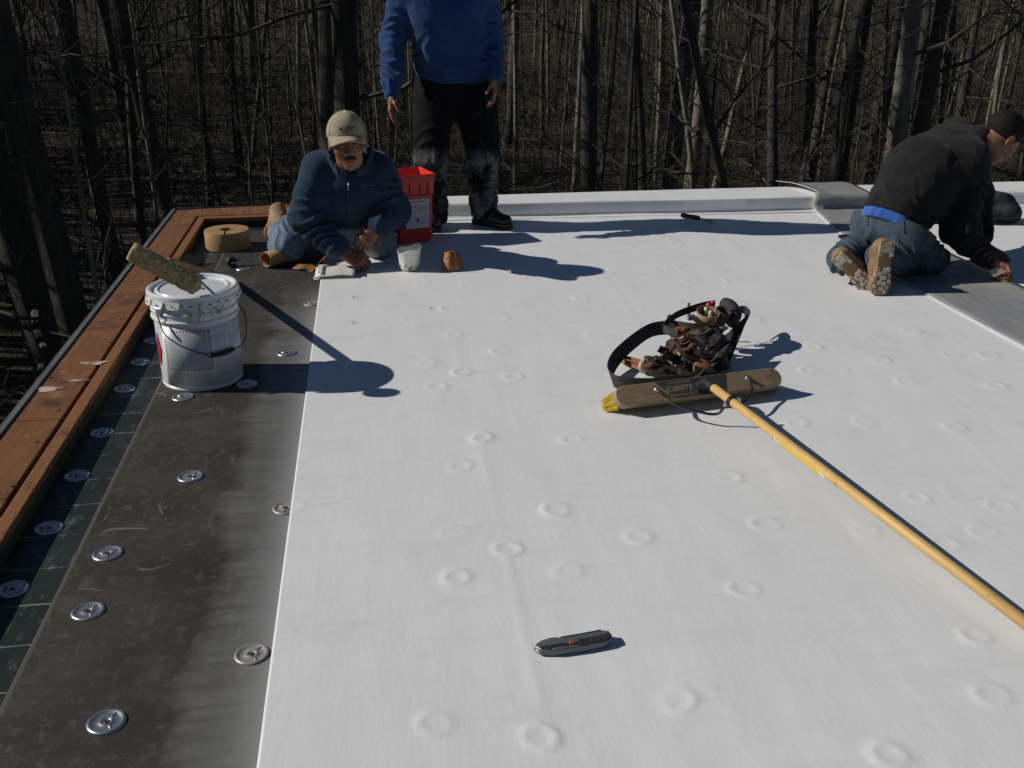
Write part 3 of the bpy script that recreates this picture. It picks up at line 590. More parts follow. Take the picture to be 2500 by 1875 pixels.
# ---------------------------------------------------------------- roller leaning over the pail
A_ = AY(340, 624, 3.50); B_ = G(484, 700, PHt + .036); ax = B_ - A_; RL = .245; A_ = B_ - ax / np.linalg.norm(ax) * RL
rol = thing('paint_roller', 'shaggy tan paint roller resting on the pail lid', 'paint roller', tuple(B_))
nap = newmat('roller_nap', .95)[0]; n = NT(nap); co = n.coord('Object'); v = n.noise(co, 85, 5, .7)
c = n.mix(n.rng(v, .38, .62), (.32, .215, .085), (.66, .50, .25)); c = n.mix(n.rng(n.noise(co, 14, 4), .55, .7), c, (.70, .54, .27)); n.link(c, n.b.inputs['Base Color']); n.bump(v, .7, .004)
u, w, e = frame(B_ - A_); b = MB(B_); nz = 46; nk = 40; V = []; Fs = []
for i in range(nz + 1):
    t = i / nz; rr = .034 * (1 - .12 * max(0, abs(t - .5) * 2 - .9) * 10) + .0008 * math.sin(i * .9)
    for k in range(nk):
        a = 2 * math.pi * k / nk; q = rr + rng.normal() * .0011; V.append(A_ + e * t * RL + q * (math.cos(a) * u + math.sin(a) * w))
for i in range(nz):
    for k in range(nk): Fs.append((i * nk + k, i * nk + (k + 1) % nk, (i + 1) * nk + (k + 1) % nk, (i + 1) * nk + k))
Fs += [tuple(range(nk))[::-1], tuple(nz * nk + k for k in range(nk))]; b.add(V, Fs); b.build('roller_cover', nap, rol, smooth=True)
b = MB(B_); P1 = np.array([-.745, 3.83, PHt + .035]); P2 = G(560, 690); P2[2] = .018; mid = (A_ + B_) / 2; q = P1 - mid; q /= np.linalg.norm(q)
b.tube(smooth_curve([B_ - e * .02, B_ + e * .014, B_ + e * .02 + q * .03, B_ + q * .085 - e * .02, mid + q * .10 + e * .02, P1 + (P2 - P1) * .06], 5), .0032, 8); b.build('frame', galv, rol, smooth=True)
b = MB(B_); b.lathe([(.020, 0), (.020, .004), (.012, .006), (.006, .010), (0, .011)], 16, B_, np.stack([u, w, e], 1)); b.build('end_cap', mat('grey_plastic', (.3, .3, .3), None, 9, .5), rol)
b = MB(B_); b.tube([P1 - (P2 - P1) * .06, P1 + (P2 - P1) * .02, P1 + (P2 - P1) * .5, P2], [.013, .016, .0165, .016], 12); b.build('pole', mat('pole_wood', (.36, .22, .09), (.28, .16, .06), 8, .5, stretch=(4, 1, 4)), rol, smooth=True)

# ================================================================ tape roll, seam roller, paper tube, scraps
kraft = mat('kraft_paper', (.40, .26, .11), (.33, .20, .08), 14, .75, bump=.15); kraft_side = newmat('kraft_roll_side', .7)[0]; n = NT(kraft_side); co = n.coord('Object'); x_ = n.node('ShaderNodeSeparateXYZ'); n.link(co, x_.inputs[0])
rr = n.math('SQRT', n.math('ADD', n.math('POWER', x_.outputs['X'], 2.0), n.math('POWER', x_.outputs['Y'], 2.0))); lay = n.math('FRACT', n.math('MULTIPLY', rr, 420))
c = n.mix(n.rng(lay, .2, .8), (.44, .29, .13), (.28, .16, .065)); c = n.mix(n.rng(n.noise(co, 9, 4), .45, .65), c, (.36, .17, .08)); n.link(c, n.b.inputs['Base Color'])
TC = np.array([-.795, 5.615, .001]); tr = thing('tape_roll', 'big roll of tan paper-backed seam tape by the parapet corner', 'tape roll', tuple(TC)); th_ = .098
b = MB(); b.lathe([(.117, 0), (.1185, .004), (.1185, th_ - .004), (.117, th_)], 56, close=True); b.f = b.f[:-1]; b.mi = b.mi[:len(b.f)]; b.build('wrap', kraft, tr, auto=40)
b = MB(); b.lathe([(.117, th_), (.08, th_ + .0012), (.040, th_ + .0006), (.038, th_ - .002)], 56, close=True); b.f = [f for f in b.f if len(f) == 4]; b.mi = b.mi[:len(b.f)]; b.build('roll_side', kraft_side, tr)
b = MB(); b.lathe([(.038, th_ - .002), (.0375, th_ + .001), (.034, th_ + .001), (.034, .003), (0, .003)], 40); b.f = [f for f in b.f if len(f) == 4]; b.mi = b.mi[:len(b.f)]; b.build('core', mat('core_card', (.25, .17, .09), None, 20, .8), tr, auto=40)
b = MB(); b.box((.0, -.078, th_ + .003), (.004, .074, .002)); b.build('loose_end', mat('tape_edge', (.03, .025, .02), None, 9, .5), tr)
chrome = mat('bright_steel', (.72, .73, .74), (.6, .61, .62), 20, .18, 1.0); rub = mat('black_rubber', (.016, .016, .017), None, 30, .55)
SR = G(566, 652); sr = thing('seam_roller', 'small hand seam roller with bright steel fork beside the paper tube', 'seam roller', (SR[0], SR[1], 0)); o0 = np.array([SR[0], SR[1], 0])
b = MB(o0); dirr = (G(652, 640) - SR); dirr /= np.linalg.norm(dirr); sd_ = np.cross((0, 0, 1), dirr); M3 = np.stack([dirr, np.cross(sd_, dirr), sd_], 1)
wc = SR + np.array([0, 0, .028]); b.lathe([(.010, -.02), (.026, -.02), (.027, -.016), (.027, .016), (.026, .02), (.010, .02)], 24, wc, M3); b.build('wheel', rub, sr, auto=40)
b = MB(o0); b.tube(smooth_curve([wc - sd_ * .027, wc - sd_ * .027 + dirr * .03, wc - sd_ * .012 + dirr * .055, wc + dirr * .075 + np.array([0, 0, .002]), wc + dirr * .15 - np.array([0, 0, .008])], 4), .0042, 8); b.tube(smooth_curve([wc + sd_ * .027, wc + sd_ * .027 + dirr * .03, wc + sd_ * .012 + dirr * .055, wc + dirr * .075], 4), .0042, 8); b.tube([wc - sd_ * .03, wc + sd_ * .03], .005, 8); b.build('fork', chrome, sr, smooth=True)
b = MB(o0); b.tube([wc + dirr * .15 - np.array([0, 0, .008]), wc + dirr * .17 - np.array([0, 0, .009]), wc + dirr * .22 - np.array([0, 0, .012])], [.008, .014, .013], 12); b.build('handle', mat('handle_wood', (.30, .15, .05), (.22, .1, .03), 9, .4), sr, smooth=True)
brownin = mat('brown_liner', (.30, .115, .035), (.22, .08, .025), 10, .65, c3=(.38, .2, .08), scale3=6)
def spiral_tube(name, labl, a, b_, r, turns, z):
    a, b_ = np.array(a, float), np.array(b_, float); a[2] = b_[2] = z; root = thing(name, labl, 'paper scrap', (a[0], a[1], 0)); e = (b_ - a) / np.linalg.norm(b_ - a); s_ = np.cross((0, 0, 1), e); q = MB((a[0], a[1], 0)); K = int(30 * turns); pts = []
    for k in range(K + 1):
        t = 2 * math.pi * turns * k / K; rr = r * (1 - .22 * k / K) * (1 + .06 * math.sin(2 * t + 1)); pts.append((rr * math.cos(t - .6), rr * math.sin(t - .6)))
    V = [a + s_ * x + np.array([0, 0, y]) for x, y in pts] + [b_ + s_ * x + np.array([0, 0, y]) for x, y in pts]; q.add(V, [(i, i + 1, K + 2 + i, K + 1 + i) for i in range(K)])
    o = q.build('sheet', [kraft, brownin], root, smooth=True); sd = o.modifiers.new('t', 'SOLIDIFY'); sd.thickness = .0015; sd.offset = 0; sd.material_offset = 1; return root
spiral_tube('paper_tube', 'rolled up tube of brown release paper beside the knee of the man in the cap', G(650, 655), G(712, 640), .044, 1.35, .044)
def scrap(name, labl, pts, side, m_, cat='paper scrap'):
    q = MB(pts[0] * np.array([1, 1, 0])); q.ribbon(smooth_curve(pts, 5), side, .0016); return tag(q.build(name, m_, None, smooth=False), labl, cat)
def gz(px, py, z): p = G(px, py); p[2] = z; return p
def raised(px, py, z): return G(px, py, z)
q = [gz(716, 652, .006), gz(735, 658, .014), gz(755, 656, .010), gz(768, 660, .004), gz(782, 652, .03), gz(795, 650, .045)]
o = scrap('paper_strip', 'curly brown release paper strip at the knee of the man in the cap', q, (.012, .030, .004), brownin); o.location = q[0] * np.array([1, 1, 0])
q = [gz(440, 655, .010), gz(465, 648, .030), gz(492, 640, .016)]; q = [p - np.array([0, 0, 0]) for p in q]
o = scrap('paper_strip', 'curled tan paper strip lying behind the pail near the parapet', q, (0, .010, .026), mat('tan_strip', (.26, .2, .11), (.18, .13, .07), 8, .7)); o.location = q[0] * np.array([1, 1, 0])
cream = mat('cream_membrane', (.72, .70, .62), (.66, .64, .56), 9, .5)
pt = thing('membrane_patch', 'cut cream membrane patch by the fist of the man in the cap', 'membrane patch', (-.19, 4.99, .014))
b = MB((-.19, 4.99, .014)); rows = []; fx = [(-.30, .003), (-.27, .006), (-.22, .011), (-.17, .013), (-.125, .010), (-.105, .012)]
b.add([(x, y, .0165 + z * (.55 + .45 * math.sin((y - 4.86) * 14)) + .002 * math.sin(x * 60)) for x, z in fx for y in (4.885, 4.92, 4.97, 5.02, 5.065)], [(i * 5 + j, i * 5 + 5 + j, i * 5 + 6 + j, i * 5 + 1 + j) for i in range(5) for j in range(4)])
o = b.build('sheet', cream, pt, smooth=True); sd = o.modifiers.new('t', 'SOLIDIFY'); sd.thickness = .002
b = MB((-.19, 4.99, .014)); b.box((-.275, 4.985, .033), (.022, .15, .003)); b.build('torn_lip', cream, pt, bevel=.001)
b = MB((-.19, 4.99, .014)); b.box((-.1, 4.955, .028), (.004, .09, .022)); b.build('dark_edge', rub, pt)
# plastic tub
TB = G(999, 662); tb = thing('plastic_tub', 'cream plastic tub with crusted bottom, right of the man in the cap', 'tub', (TB[0], TB[1], .012), (R(4), R(3), 0))
b = MB(); hh = .108
b.lathe([(.040, 0), (.045, .004), (.047, .02), (.052, .035), (.058, hh - .006), (.0605, hh), (.058, hh + .001), (.0555, hh - .006), (.049, .035), (.043, .01), (0, .008)], 40)
V = [np.array(v) for v in b.v]; b.v = [tuple(v + np.array([0, 0, (.016 * v[0] / .06 + .006 * math.sin(3 * math.atan2(v[1], v[0]))) * (v[2] / hh) ** 3])) for v in V]
b.build('tub_body', mat('tub_plastic', (.74, .73, .68), (.62, .58, .42), 14, .4, lo=.45, hi=.7), tb, smooth=True)
crust = mat('dry_crust', (.62, .60, .54), (.20, .17, .12), 60, .8, lo=.40, hi=.55)
for k in range(26):
    a = rng.uniform(0, 6.28); z = rng.uniform(.002, .040); r_ = .046 + z * .16; q = MB(); s_ = rng.uniform(.004, .009)
    q.lathe([(s_ * .7, -.002), (s_, .001), (s_ * .6, .003), (0, .0035)], 7, (r_ * math.cos(a), r_ * math.sin(a), z), np.stack([(-math.sin(a), math.cos(a), 0), (0, 0, 1), (math.cos(a), math.sin(a), 0)], 1)); q.build('crust_flake', crust, tb)
# arched scrap of brown liner
CS = G(1104, 664); cs = thing('liner_scrap', 'arched piece of brown liner standing on the white sheet right of the tub', 'paper scrap', (CS[0], CS[1], .012)); b = MB(); nu3, nv3 = 14, 8
b.add([(.056 * (-1 + 2 * i / nu3) * (1 - .12 * (j / nv3) ** 3), -.034 * (1 - (-1 + 2 * i / nu3) ** 2) + .045 * (j / nv3) ** 2 + .006 * math.sin(i), .003 + (j / nv3) * (.092 * math.sqrt(1 - .86 * (-.85 + 1.9 * i / nu3 * .92) ** 2 if abs(-.85 + 1.9 * i / nu3 * .92) < 1.07 else .02))) for j in range(nv3 + 1) for i in range(nu3 + 1)], [(j * (nu3 + 1) + i, j * (nu3 + 1) + i + 1, (j + 1) * (nu3 + 1) + i + 1, (j + 1) * (nu3 + 1) + i) for j in range(nv3) for i in range(nu3)])
o = b.build('sheet', brownin, cs, smooth=True); sd = o.modifiers.new('t', 'SOLIDIFY'); sd.thickness = .002
b = MB(); b.prism([(-.035, .058), (-.012, .072), (-.004, .084), (-.02, .080)], (0, -.030, 0), (1, 0, 0), (0, 0, 1), (0, 1, 0), .002); b.build('torn_corner', kraft, cs)
# ================================================================ red square bucket
redp = mat('red_plastic', (.72, .045, .022), (.64, .035, .02), 6, .33, c3=(.35, .02, .02), scale3=12, lo3=.6, hi3=.75)
cr = G(1056, 592); ang = R(17); uu = np.array([math.cos(ang), math.sin(ang), 0]); vv = np.array([-math.sin(ang), math.cos(ang), 0]); BH = .372; hb, ht = .098, .112
bc = cr - uu * hb + vv * hb; bc[2] = .010
bk = thing('square_bucket', 'tall red square plastic bucket with white label beside the man in the cap', 'bucket', tuple(bc), (0, 0, ang))
def rsq(r, rad, z, n=5):
    out = []
    for k, (sx_, sy_) in enumerate(((1, 1), (-1, 1), (-1, -1), (1, -1))):
        for i in range(n + 1):
            t = math.pi / 2 * (k + i / n); out.append((sx_ * (r - rad) + rad * math.cos(t), sy_ * (r - rad) + rad * math.sin(t), z))
    return out
b = MB(); rings = [rsq(hb - .006, .02, 0), rsq(hb, .02, .006), rsq(hb + (ht - hb) * .7, .02, BH * .70), rsq(ht + .001, .02, BH * .705), rsq(ht + .003, .02, BH * .90), rsq(ht + .008, .02, BH * .905), rsq(ht + .009, .02, BH * .985), rsq(ht + .007, .02, BH), rsq(ht + .002, .02, BH), rsq(ht - .002, .018, BH * .97), rsq(hb - .006, .018, .008)]
K = len(rings[0]); b.add([p for r_ in rings for p in r_], [(i * K + k, i * K + (k + 1) % K, (i + 1) * K + (k + 1) % K, (i + 1) * K + k) for i in range(len(rings) - 1) for k in range(K)] + [tuple(range(K))[::-1], tuple((len(rings) - 1) * K + k for k in range(K))]); b.build('bucket_body', redp, bk, auto=35)
dred = mat('dark_red_rib', (.22, .012, .012), None, 9, .4)
for (sx_, sy_, ux) in ((0, -1, 1), (1, 0, 0)):
    for k in (-.075, -.03, .03, .075):
        q = MB(); c0 = np.array([sx_ * (ht + .005), sy_ * (ht + .005), BH * .80]) + (np.array([k, 0, 0]) if ux else np.array([0, k, 0])); q.box(c0, (.004, .006, BH * .19) if ux else (.006, .004, BH * .19)); q.build('rib', dred, bk)
    q = MB(); c0 = np.array([sx_ * (ht + .0035), sy_ * (ht + .0035), BH * .706]); q.box(c0, (.20, .006, .004) if ux else (.006, .20, .004)); q.build('band_edge', dred, bk)
lw = newmat('bucket_label_print', .5)[0]; n = NT(lw); cg = n.coord('Generated'); sx = n.node('ShaderNodeSeparateXYZ'); n.link(cg, sx.inputs[0]); U_, V_ = sx.outputs['X'], sx.outputs['Z']; uvn = cg
def fine2(rows, cols, thr):
    mp = n.node('ShaderNodeMapping'); n.link(cg, mp.inputs[0]); mp.inputs['Scale'].default_value = (cols, 1, rows); sn = n.node('ShaderNodeVectorMath'); sn.operation = 'FLOOR'; n.link(mp.outputs[0], sn.inputs[0]); w_ = n.node('ShaderNodeTexWhiteNoise'); n.link(sn.outputs[0], w_.inputs['Vector'])
    return n.math('MULTIPLY', n.math('GREATER_THAN', w_.outputs['Value'], thr), n.math('LESS_THAN', n.math('FRACT', n.math('MULTIPLY', V_, rows)), .6))
c = n.mix(n.math('MULTIPLY', inside(.30, .95, .60, .80), fine2(26, 34, .35)), (.66, .64, .64), (.45, .06, .07)); c = n.mix(n.math('MULTIPLY', inside(.08, .9, .12, .55), fine2(30, 26, .72)), c, (.25, .25, .28)); c = n.mix(inside(.02, .98, .565, .578), c, (.25, .3, .45)); n.link(c, n.b.inputs['Base Color'])
q = MB(); tilt = math.atan((ht - hb) / BH); q.box((.012, -hb - .0082, BH * .44), (.135, .0012, BH * .43)); lb = q.build('label', lw, bk); lb.rotation_euler.x = tilt * .6
me = text_mesh('WARNING', .021, .0003); o = link_mesh('label_text', me, mat('label_red', (.40, .03, .04), None, 9, .5), lb); o.location = (.012, -hb - .0096, BH * .615); o.rotation_euler = (R(90), 0, 0)
blk = mat('label_black', (.02, .02, .022), None, 9, .5)
q = MB()
for a0, a1 in (((-.052, .165), (-.020, .185)), ((-.052, .205), (-.020, .185)), ((-.054, .185), (-.020, .185))):
    A3 = np.array([a0[0], -hb - .0092, a0[1]]); B3 = np.array([a1[0], -hb - .0092, a1[1]]); q.tube([A3, B3], .0022, 5)
q.build('arrow_mark', blk, lb)
q = MB(); q.lathe([(.008, 0), (.008, .0012)], 10, (.012, -hb - .0088, .125), np.stack([(1, 0, 0), (0, 0, 1), (0, -1, 0)], 1)); q.lathe([(.006, 0), (.006, .0012)], 10, (.013, -hb - .0088, .137), np.stack([(1, 0, 0), (0, 0, 1), (0, -1, 0)], 1)); q.build('pictogram', MATS['label_red'], lb)

# ================================================================ far putty knife, dark jacket heap, lid
pk = thing('putty_knife', 'wooden handled putty knife lying in front of the white parapet', 'putty knife', tuple(G(1690, 530))); o0 = G(1690, 530); a, b_ = G(1663, 525, .030), G(1708, 533, .028); e = (b_ - a); b = MB(o0)
b.tube([a, a + e * .1, a + e * .5, a + e * .9, b_], [.010, .016, .013, .015, .011], 12); b.build('handle', mat('dark_handle_wood', (.10, .05, .025), (.07, .03, .015), 9, .45), pk, smooth=True)
b = MB(o0); c1, c2 = b_ - e * .02, G(1742, 541, .016); w = np.cross((0, 0, 1), c2 - c1); w /= np.linalg.norm(w); b.ribbon([c1, (c1 + c2) / 2, c2], [w * .009, w * .020, w * .027], .0022); b.build('blade', mat('stained_steel', (.28, .25, .2), (.16, .13, .1), 20, .4, .7), pk)
dk = mat('dark_cloth', (.020, .022, .028), (.012, .013, .017), 12, .9, bump=.3, c3=(.10, .11, .13), scale3=7, lo3=.62, hi3=.75)
jc = G(2432, 548); jc[2] = 0.012; S = SDF(jc - [.25, .25, .03], jc + [.25, .3, .26], .007)
for (dx, dy, dz, r_) in ((-.06, .03, .05, (.10, .09, .045)), (.05, .02, .06, (.09, .09, .06)), (.03, .05, .12, (.085, .07, .05)), (-.02, .06, .135, (.09, .05, .035)), (.085, .03, .03, (.06, .07, .035))): S.ball(jc + [dx, dy, dz], r_, .03)
S.crumple(.010, 34, 5); S.cut(jc + [0, 0, .001], (0, 0, -1)); me = net_mesh('dark_jacket', *S.net(), jc); o = link_mesh('dark_jacket', me, dk); o.location = jc; tag(o, 'heap of dark clothing lying right of the man in black', 'clothing')
lc = G(2066, 588); b = MB((lc[0], lc[1], 0)); b.lathe([(.042, .016), (.046, .018), (.046, .026), (.040, .024), (0, .022)], 28, lc); o = b.build('can_lid', rub, None, auto=40); o.location = (lc[0], lc[1], 0); tag(o, 'small black lid lying by the left knee of the man in black', 'lid')
twg = mat('dead_leaf', (.06, .04, .02), None, 9, .8)
for (px, py, an, wh) in ((866, 725, .4, 'behind the pail shadow, farther one'), (864, 787, .1, 'behind the pail shadow, nearer one'), (1053, 753, 0, 'beside a bump right of the pail')):
    c = G(px, py, .0115); b = MB(c); s_ = .009; b.ribbon([c + [-s_, .004, .001], c, c + [s_ * .6, .006, .003], c + [s_, .012, .002]], (.001, .002, .0005), .001); o = b.build('leaf_scrap', twg); o.location = c; o.rotation_euler.z = an; tag(o, 'tiny dark leaf scrap ' + wh, 'leaf')

# ================================================================ utility knife in front
kb = mat('knife_grey', (.17, .18, .185), (.14, .148, .152), 18, .42, .35, bump=.1); kg = mat('knife_rubber', (.030, .033, .038), None, 30, .6)
t0, t1 = G(1306, 1604), G(1500, 1580); ang = math.atan2(t1[1] - t0[1], t1[0] - t0[0]); KL = float(np.linalg.norm(t1 - t0)) * .985
kn = thing('utility_knife', 'grey retractable utility knife lying on the white sheet in front', 'knife', (t0[0], t0[1], .0085), (0, 0, ang)); T = .018; kn.scale = (1, 1.3, 1)
body = [(0, .004), (.010, -.008), (.040, -.013), (.10, -.012), (.150, -.008), (KL - .004, -.001), (KL, .006), (KL - .003, .022), (KL - .02, .026), (.14, .024), (.10, .021), (.062, .019), (.055, .022), (.042, .023), (.020, .018), (.006, .011)]
b = MB(); b.prism(body, (0, 0, 0), (1, 0, 0), (0, 1, 0), (0, 0, 1), T); b.build('body', kb, kn, bevel=.0035, seg=3)
b = MB(); b.prism([(.095, -.0105), (.15, -.0065), (KL - .006, .001), (KL - .006, .013), (.15, .010), (.12, .008), (.096, .006)], (0, 0, T - .001), (1, 0, 0), (0, 1, 0), (0, 0, 1), .003); gp = b.build('grip', kg, kn, bevel=.001)
for k in range(4):
    b = MB(); b.box((.104 + k * .014, -.002 + k * .0012, T + .0022), (.0025, .012, .0022)); b.build('grip_ridge', mat('knife_ridge', (.035, .037, .042), None, 9, .5), gp)
b = MB(); b.prism([(.035, -.0075), (.092, -.0068), (.092, .0008), (.035, .0002)], (0, 0, T - .0006), (1, 0, 0), (0, 1, 0), (0, 0, 1), .0016); b.build('slot', mort, kn)
b = MB(); b.box((.083, -.003, T + .0028), (.013, .0065, .005)); sl_ = b.build('slider', mat('orange_slider', (.42, .17, .07), None, 9, .5), kn, bevel=.0008)
for k in range(3):
    b = MB(); b.box((.0795 + k * .0036, -.003, T + .0056), (.0012, .006, .001)); b.build('slider_ridge', mat('slider_dark', (.2, .07, .03), None, 9, .5), sl_)
b = MB(); b.prism([(.010, -.006), (.03, -.011), (.036, -.004), (.03, .001), (.013, .0)], (0, 0, T - .0006), (1, 0, 0), (0, 1, 0), (0, 0, 1), .0022); b.build('thumb_rest', kg, kn, bevel=.0008)
b = MB(); b.prism([(-.003, .002), (.006, -.0045), (.010, .003), (.004, .009)], (0, 0, T * .45), (1, 0, 0), (0, 1, 0), (0, 0, 1), .0012); b.build('blade', chrome, kn)
b = MB(); b.prism([(.062, .0195), (.10, .0215), (.14, .0245), (KL - .02, .0265), (KL - .02, .0225), (.14, .0205), (.10, .0180), (.066, .0165)], (0, 0, .003), (1, 0, 0), (0, 1, 0), (0, 0, 1), T - .002); b.build('back_grip', kg, kn, bevel=.001)

# ================================================================ push broom
Lf, Rf = G(1503, 968, .080), G(1908, 918, .080); bo = (Lf + Rf) / 2; e = Rf - Lf; BL = float(np.linalg.norm(e)); e /= BL; hz = np.cross(e, (0, 0, 1)); hz = hz if hz[1] < 0 else -hz; tl = R(45)
nn = hz * math.cos(tl) + np.array([0, 0, math.sin(tl)]); vf = np.cross(nn, e); vf = vf if vf[2] > 0 else -vf
br = thing('push_broom', 'wide wooden push broom with yellow bristles lying beside the tool belt', 'broom', (bo[0], bo[1], 0)); o0 = np.array([bo[0], bo[1], 0])
bw = newmat('broom_block_wood', .5)[0]; n = NT(bw); g = n.noise(n.coord('Object', (2, 30, 30)), 5, 6, .6); co = n.coord('Object'); c = n.mix(n.rng(g, .35, .65), (.34, .245, .145), (.25, .17, .095)); c = n.mix(n.rng(n.noise(co, 12, 6, .7), .55, .72), c, (.15, .11, .075)); n.link(c, n.b.inputs['Base Color'])
wh_ = .036; ol = []
for k in range(9): t = math.pi / 2 + math.pi * k / 8; ol.append((-BL / 2 + wh_ + wh_ * math.cos(t), wh_ * math.sin(t)))
for k in range(9): t = -math.pi / 2 + math.pi * k / 8; ol.append((BL / 2 - wh_ + wh_ * math.cos(t), wh_ * math.sin(t)))
b = MB(o0); b.prism(ol, bo - nn * .038, e, vf, nn, .038); b.build('block', bw, br, bevel=.004, seg=3)
band = mat('broom_band_print', (.055, .045, .040), (.085, .065, .05), 14, .5, lo=.4, hi=.62)
b = MB(o0); b.prism([(-.162, .0335), (.105, .0335), (.088, -.0335), (-.105, -.0335)], bo + nn * .0001, e, vf, nn, .0008); b.build('printed_band', band, br)
tan = mat('print_tan', (.44, .33, .19), (.30, .22, .12), 30, .5)
def face_text(s_, size, cx, cy, m_):
    me = text_mesh(s_, size); o = link_mesh('lettering', me, m_, br); M3 = Matrix(np.stack([e, vf, nn], 1).tolist()); o.rotation_euler = M3.to_euler(); o.location = Vector((bo + nn * .0012 + e * cx + vf * cy - o0).tolist())
face_text('JOBSITE', .029, -.078, 0, tan); 
for k in range(18):
    q = MB(o0); q.prism([(0, 0), (.0045, 0), (.0045, .004 + .002 * (k % 3)), (0, .005)], bo + e * (.012 + (k % 9) * .0075) + vf * (.004 - .012 * (k // 9)), e, vf, nn, .0012); q.build('print_tick', mat('print_dim', (.13, .10, .07), None, 9, .5), br)
for cy in (.0215, -.0245):
    for k in range(12):
        q = MB(o0); c = bo + e * (-.118 + k * .0072) + vf * cy; q.prism([(0, 0), (.003, 0), (.005, .004), (.002, .004)], c, e, vf, nn, .0014); q.build('print_tick', tan, br)
yel = mat('yellow_bristle', (.62, .46, .02), (.52, .36, .015), 40, .45); b = MB(o0)
for i in range(30):
    for j in range(4):
        base = bo - nn * .037 + e * (-BL / 2 + .016 + (BL - .032) * i / 29) + vf * (-.024 + .016 * j); endk = max(0, (abs(i - 14.5) - 12) / 2.5)
        for k in range(16 if endk == 0 else 40):
            p = base + e * rng.normal() * .0035 + vf * rng.normal() * .0035; d = -nn + e * (rng.normal() * .10 + np.sign(i - 14.5) * .38 * endk) + vf * (rng.normal() * .10 - .06 * (j == 0)); d /= np.linalg.norm(d); Lb = .070 * rng.uniform(.9, 1.12)
            q = p + d * Lb
            if q[2] < .010: q = q + np.array([0, 0, .010 - q[2]])
            b.tube([p, q], [.0009, .0007], 3, cap=False)
bs = b.build('bristles', yel, br); bs['kind'] = 'stuff'
b = MB(o0)
for k in range(12):
    p = Rf - nn * .045 + vf * rng.normal() * .01 - e * .01; P3 = [p]; d = e * .8 - nn * .6 + rng.normal(size=3) * .25; d /= np.linalg.norm(d)
    for i in range(4): d = d + rng.normal(size=3) * .18 + np.array([0, 0, -.12]); P3.append(np.maximum(P3[-1] + d * .012, [-9, -9, .011]))
    b.tube(P3, .0007, 3, cap=False)
bs = b.build('stray_bristles', mat('pale_bristle', (.45, .36, .18), None, 9, .5), br); bs['kind'] = 'stuff'
EndP = G(2500, 1531, .024); S0 = bo + nn * .034 + e * .006; hd_ = EndP - S0; hd_ /= np.linalg.norm(hd_); E2 = EndP + hd_ * .30; E2[2] = max(E2[2], .022)
hw = newmat('handle_varnish', .5)[0]; n = NT(hw); co = n.coord('Object'); g = n.noise(n.coord('Object', (30, 3, 30)), 3, 5, .6); c = n.mix(n.rng(g, .35, .65), (.60, .395, .145), (.52, .32, .105)); c = n.mix(n.rng(n.noise(co, 26, 6, .7), .62, .74), c, (.16, .08, .03)); n.link(c, n.b.inputs['Base Color'])
b = MB(o0); b.tube([S0 + hd_ * .035, S0 + hd_ * .04, (S0 + E2) / 2, E2], [.0125, .0148, .0150, .0148], 16); b.build('handle', hw, br, smooth=True)
b = MB(o0); b.tube([bo + nn * .002, bo + nn * .014 + e * .002, S0, S0 + hd_ * .05], [.021, .020, .019, .0185], 14); b.box(bo + nn * .003, (.034, .045, .006), np.stack([e, vf, nn], 1)); b.build('socket', mat('black_plastic', (.018, .018, .02), None, 30, .45), br, auto=40)
b = MB(o0); b.box(bo + nn * .0065 - e * .018, (.004, .034, .004), np.stack([e, vf, nn], 1)); b.build('staple', chrome, br)
CP = S0 + hd_ * (float(np.linalg.norm(G(1783, 1003, .06) - S0)))
steel = mat('brace_steel', (.030, .030, .034), (.05, .045, .04), 18, .42, .7)
for pts in ([bo - e * .165 + vf * .004 + nn * .004, bo - e * .162 + vf * .0 + nn * .010, G(1636, 983, .070), G(1709, 1006, .056), G(1752, 1010, .052), CP - np.cross(hd_, (0, 0, 1)) * .0 + np.array([-.02, -.006, -.002])],
            [bo + e * .18 + vf * .006 + nn * .004, bo + e * .182 + vf * .002 + nn * .012, G(1836, 953, .066), G(1826, 974, .060), G(1800, 990, .060), CP + np.array([.018, .006, .0])]):
    b = MB(o0); b.tube(smooth_curve(pts, 6), .0045, 8); b.build('brace', steel, br, smooth=True)
    b = MB(o0); b.lathe([(.0085, 0), (.0085, .005), (.005, .008), (0, .0085)], 10, pts[0] - nn * .003, np.stack([e, vf, nn], 1)); b.build('bolt', galv, br)
b = MB(o0); u1, w1, _ = frame(hd_); b.lathe([(.0165, -.008), (.0185, -.008), (.0185, .008), (.0165, .008)], 20, CP, np.stack([u1, w1, hd_], 1)); b.build('clamp', steel, br)
b = MB(o0); b.box(CP + np.array([.024, .008, .003]), (.014, .010, .016)); b.box(CP + np.array([-.026, -.008, -.004]), (.010, .010, .014)); cb = b.build('clamp_bolt', galv, br, bevel=.002); cb['kind'] = 'stuff'
stk = newmat('handle_sticker', .4)[0]; n = NT(stk); cu = n.node('ShaderNodeTexCoord').outputs['UV']; sx = n.node('ShaderNodeSeparateXYZ'); n.link(cu, sx.inputs[0]); U_, V_ = sx.outputs['X'], sx.outputs['Y']; uvn = cu
fr_ = n.math('LESS_THAN', n.math('ADD', V_, n.math('MULTIPLY', n.math('SUBTRACT', n.noise(cu, 14, 4), .5), .18)), .34)
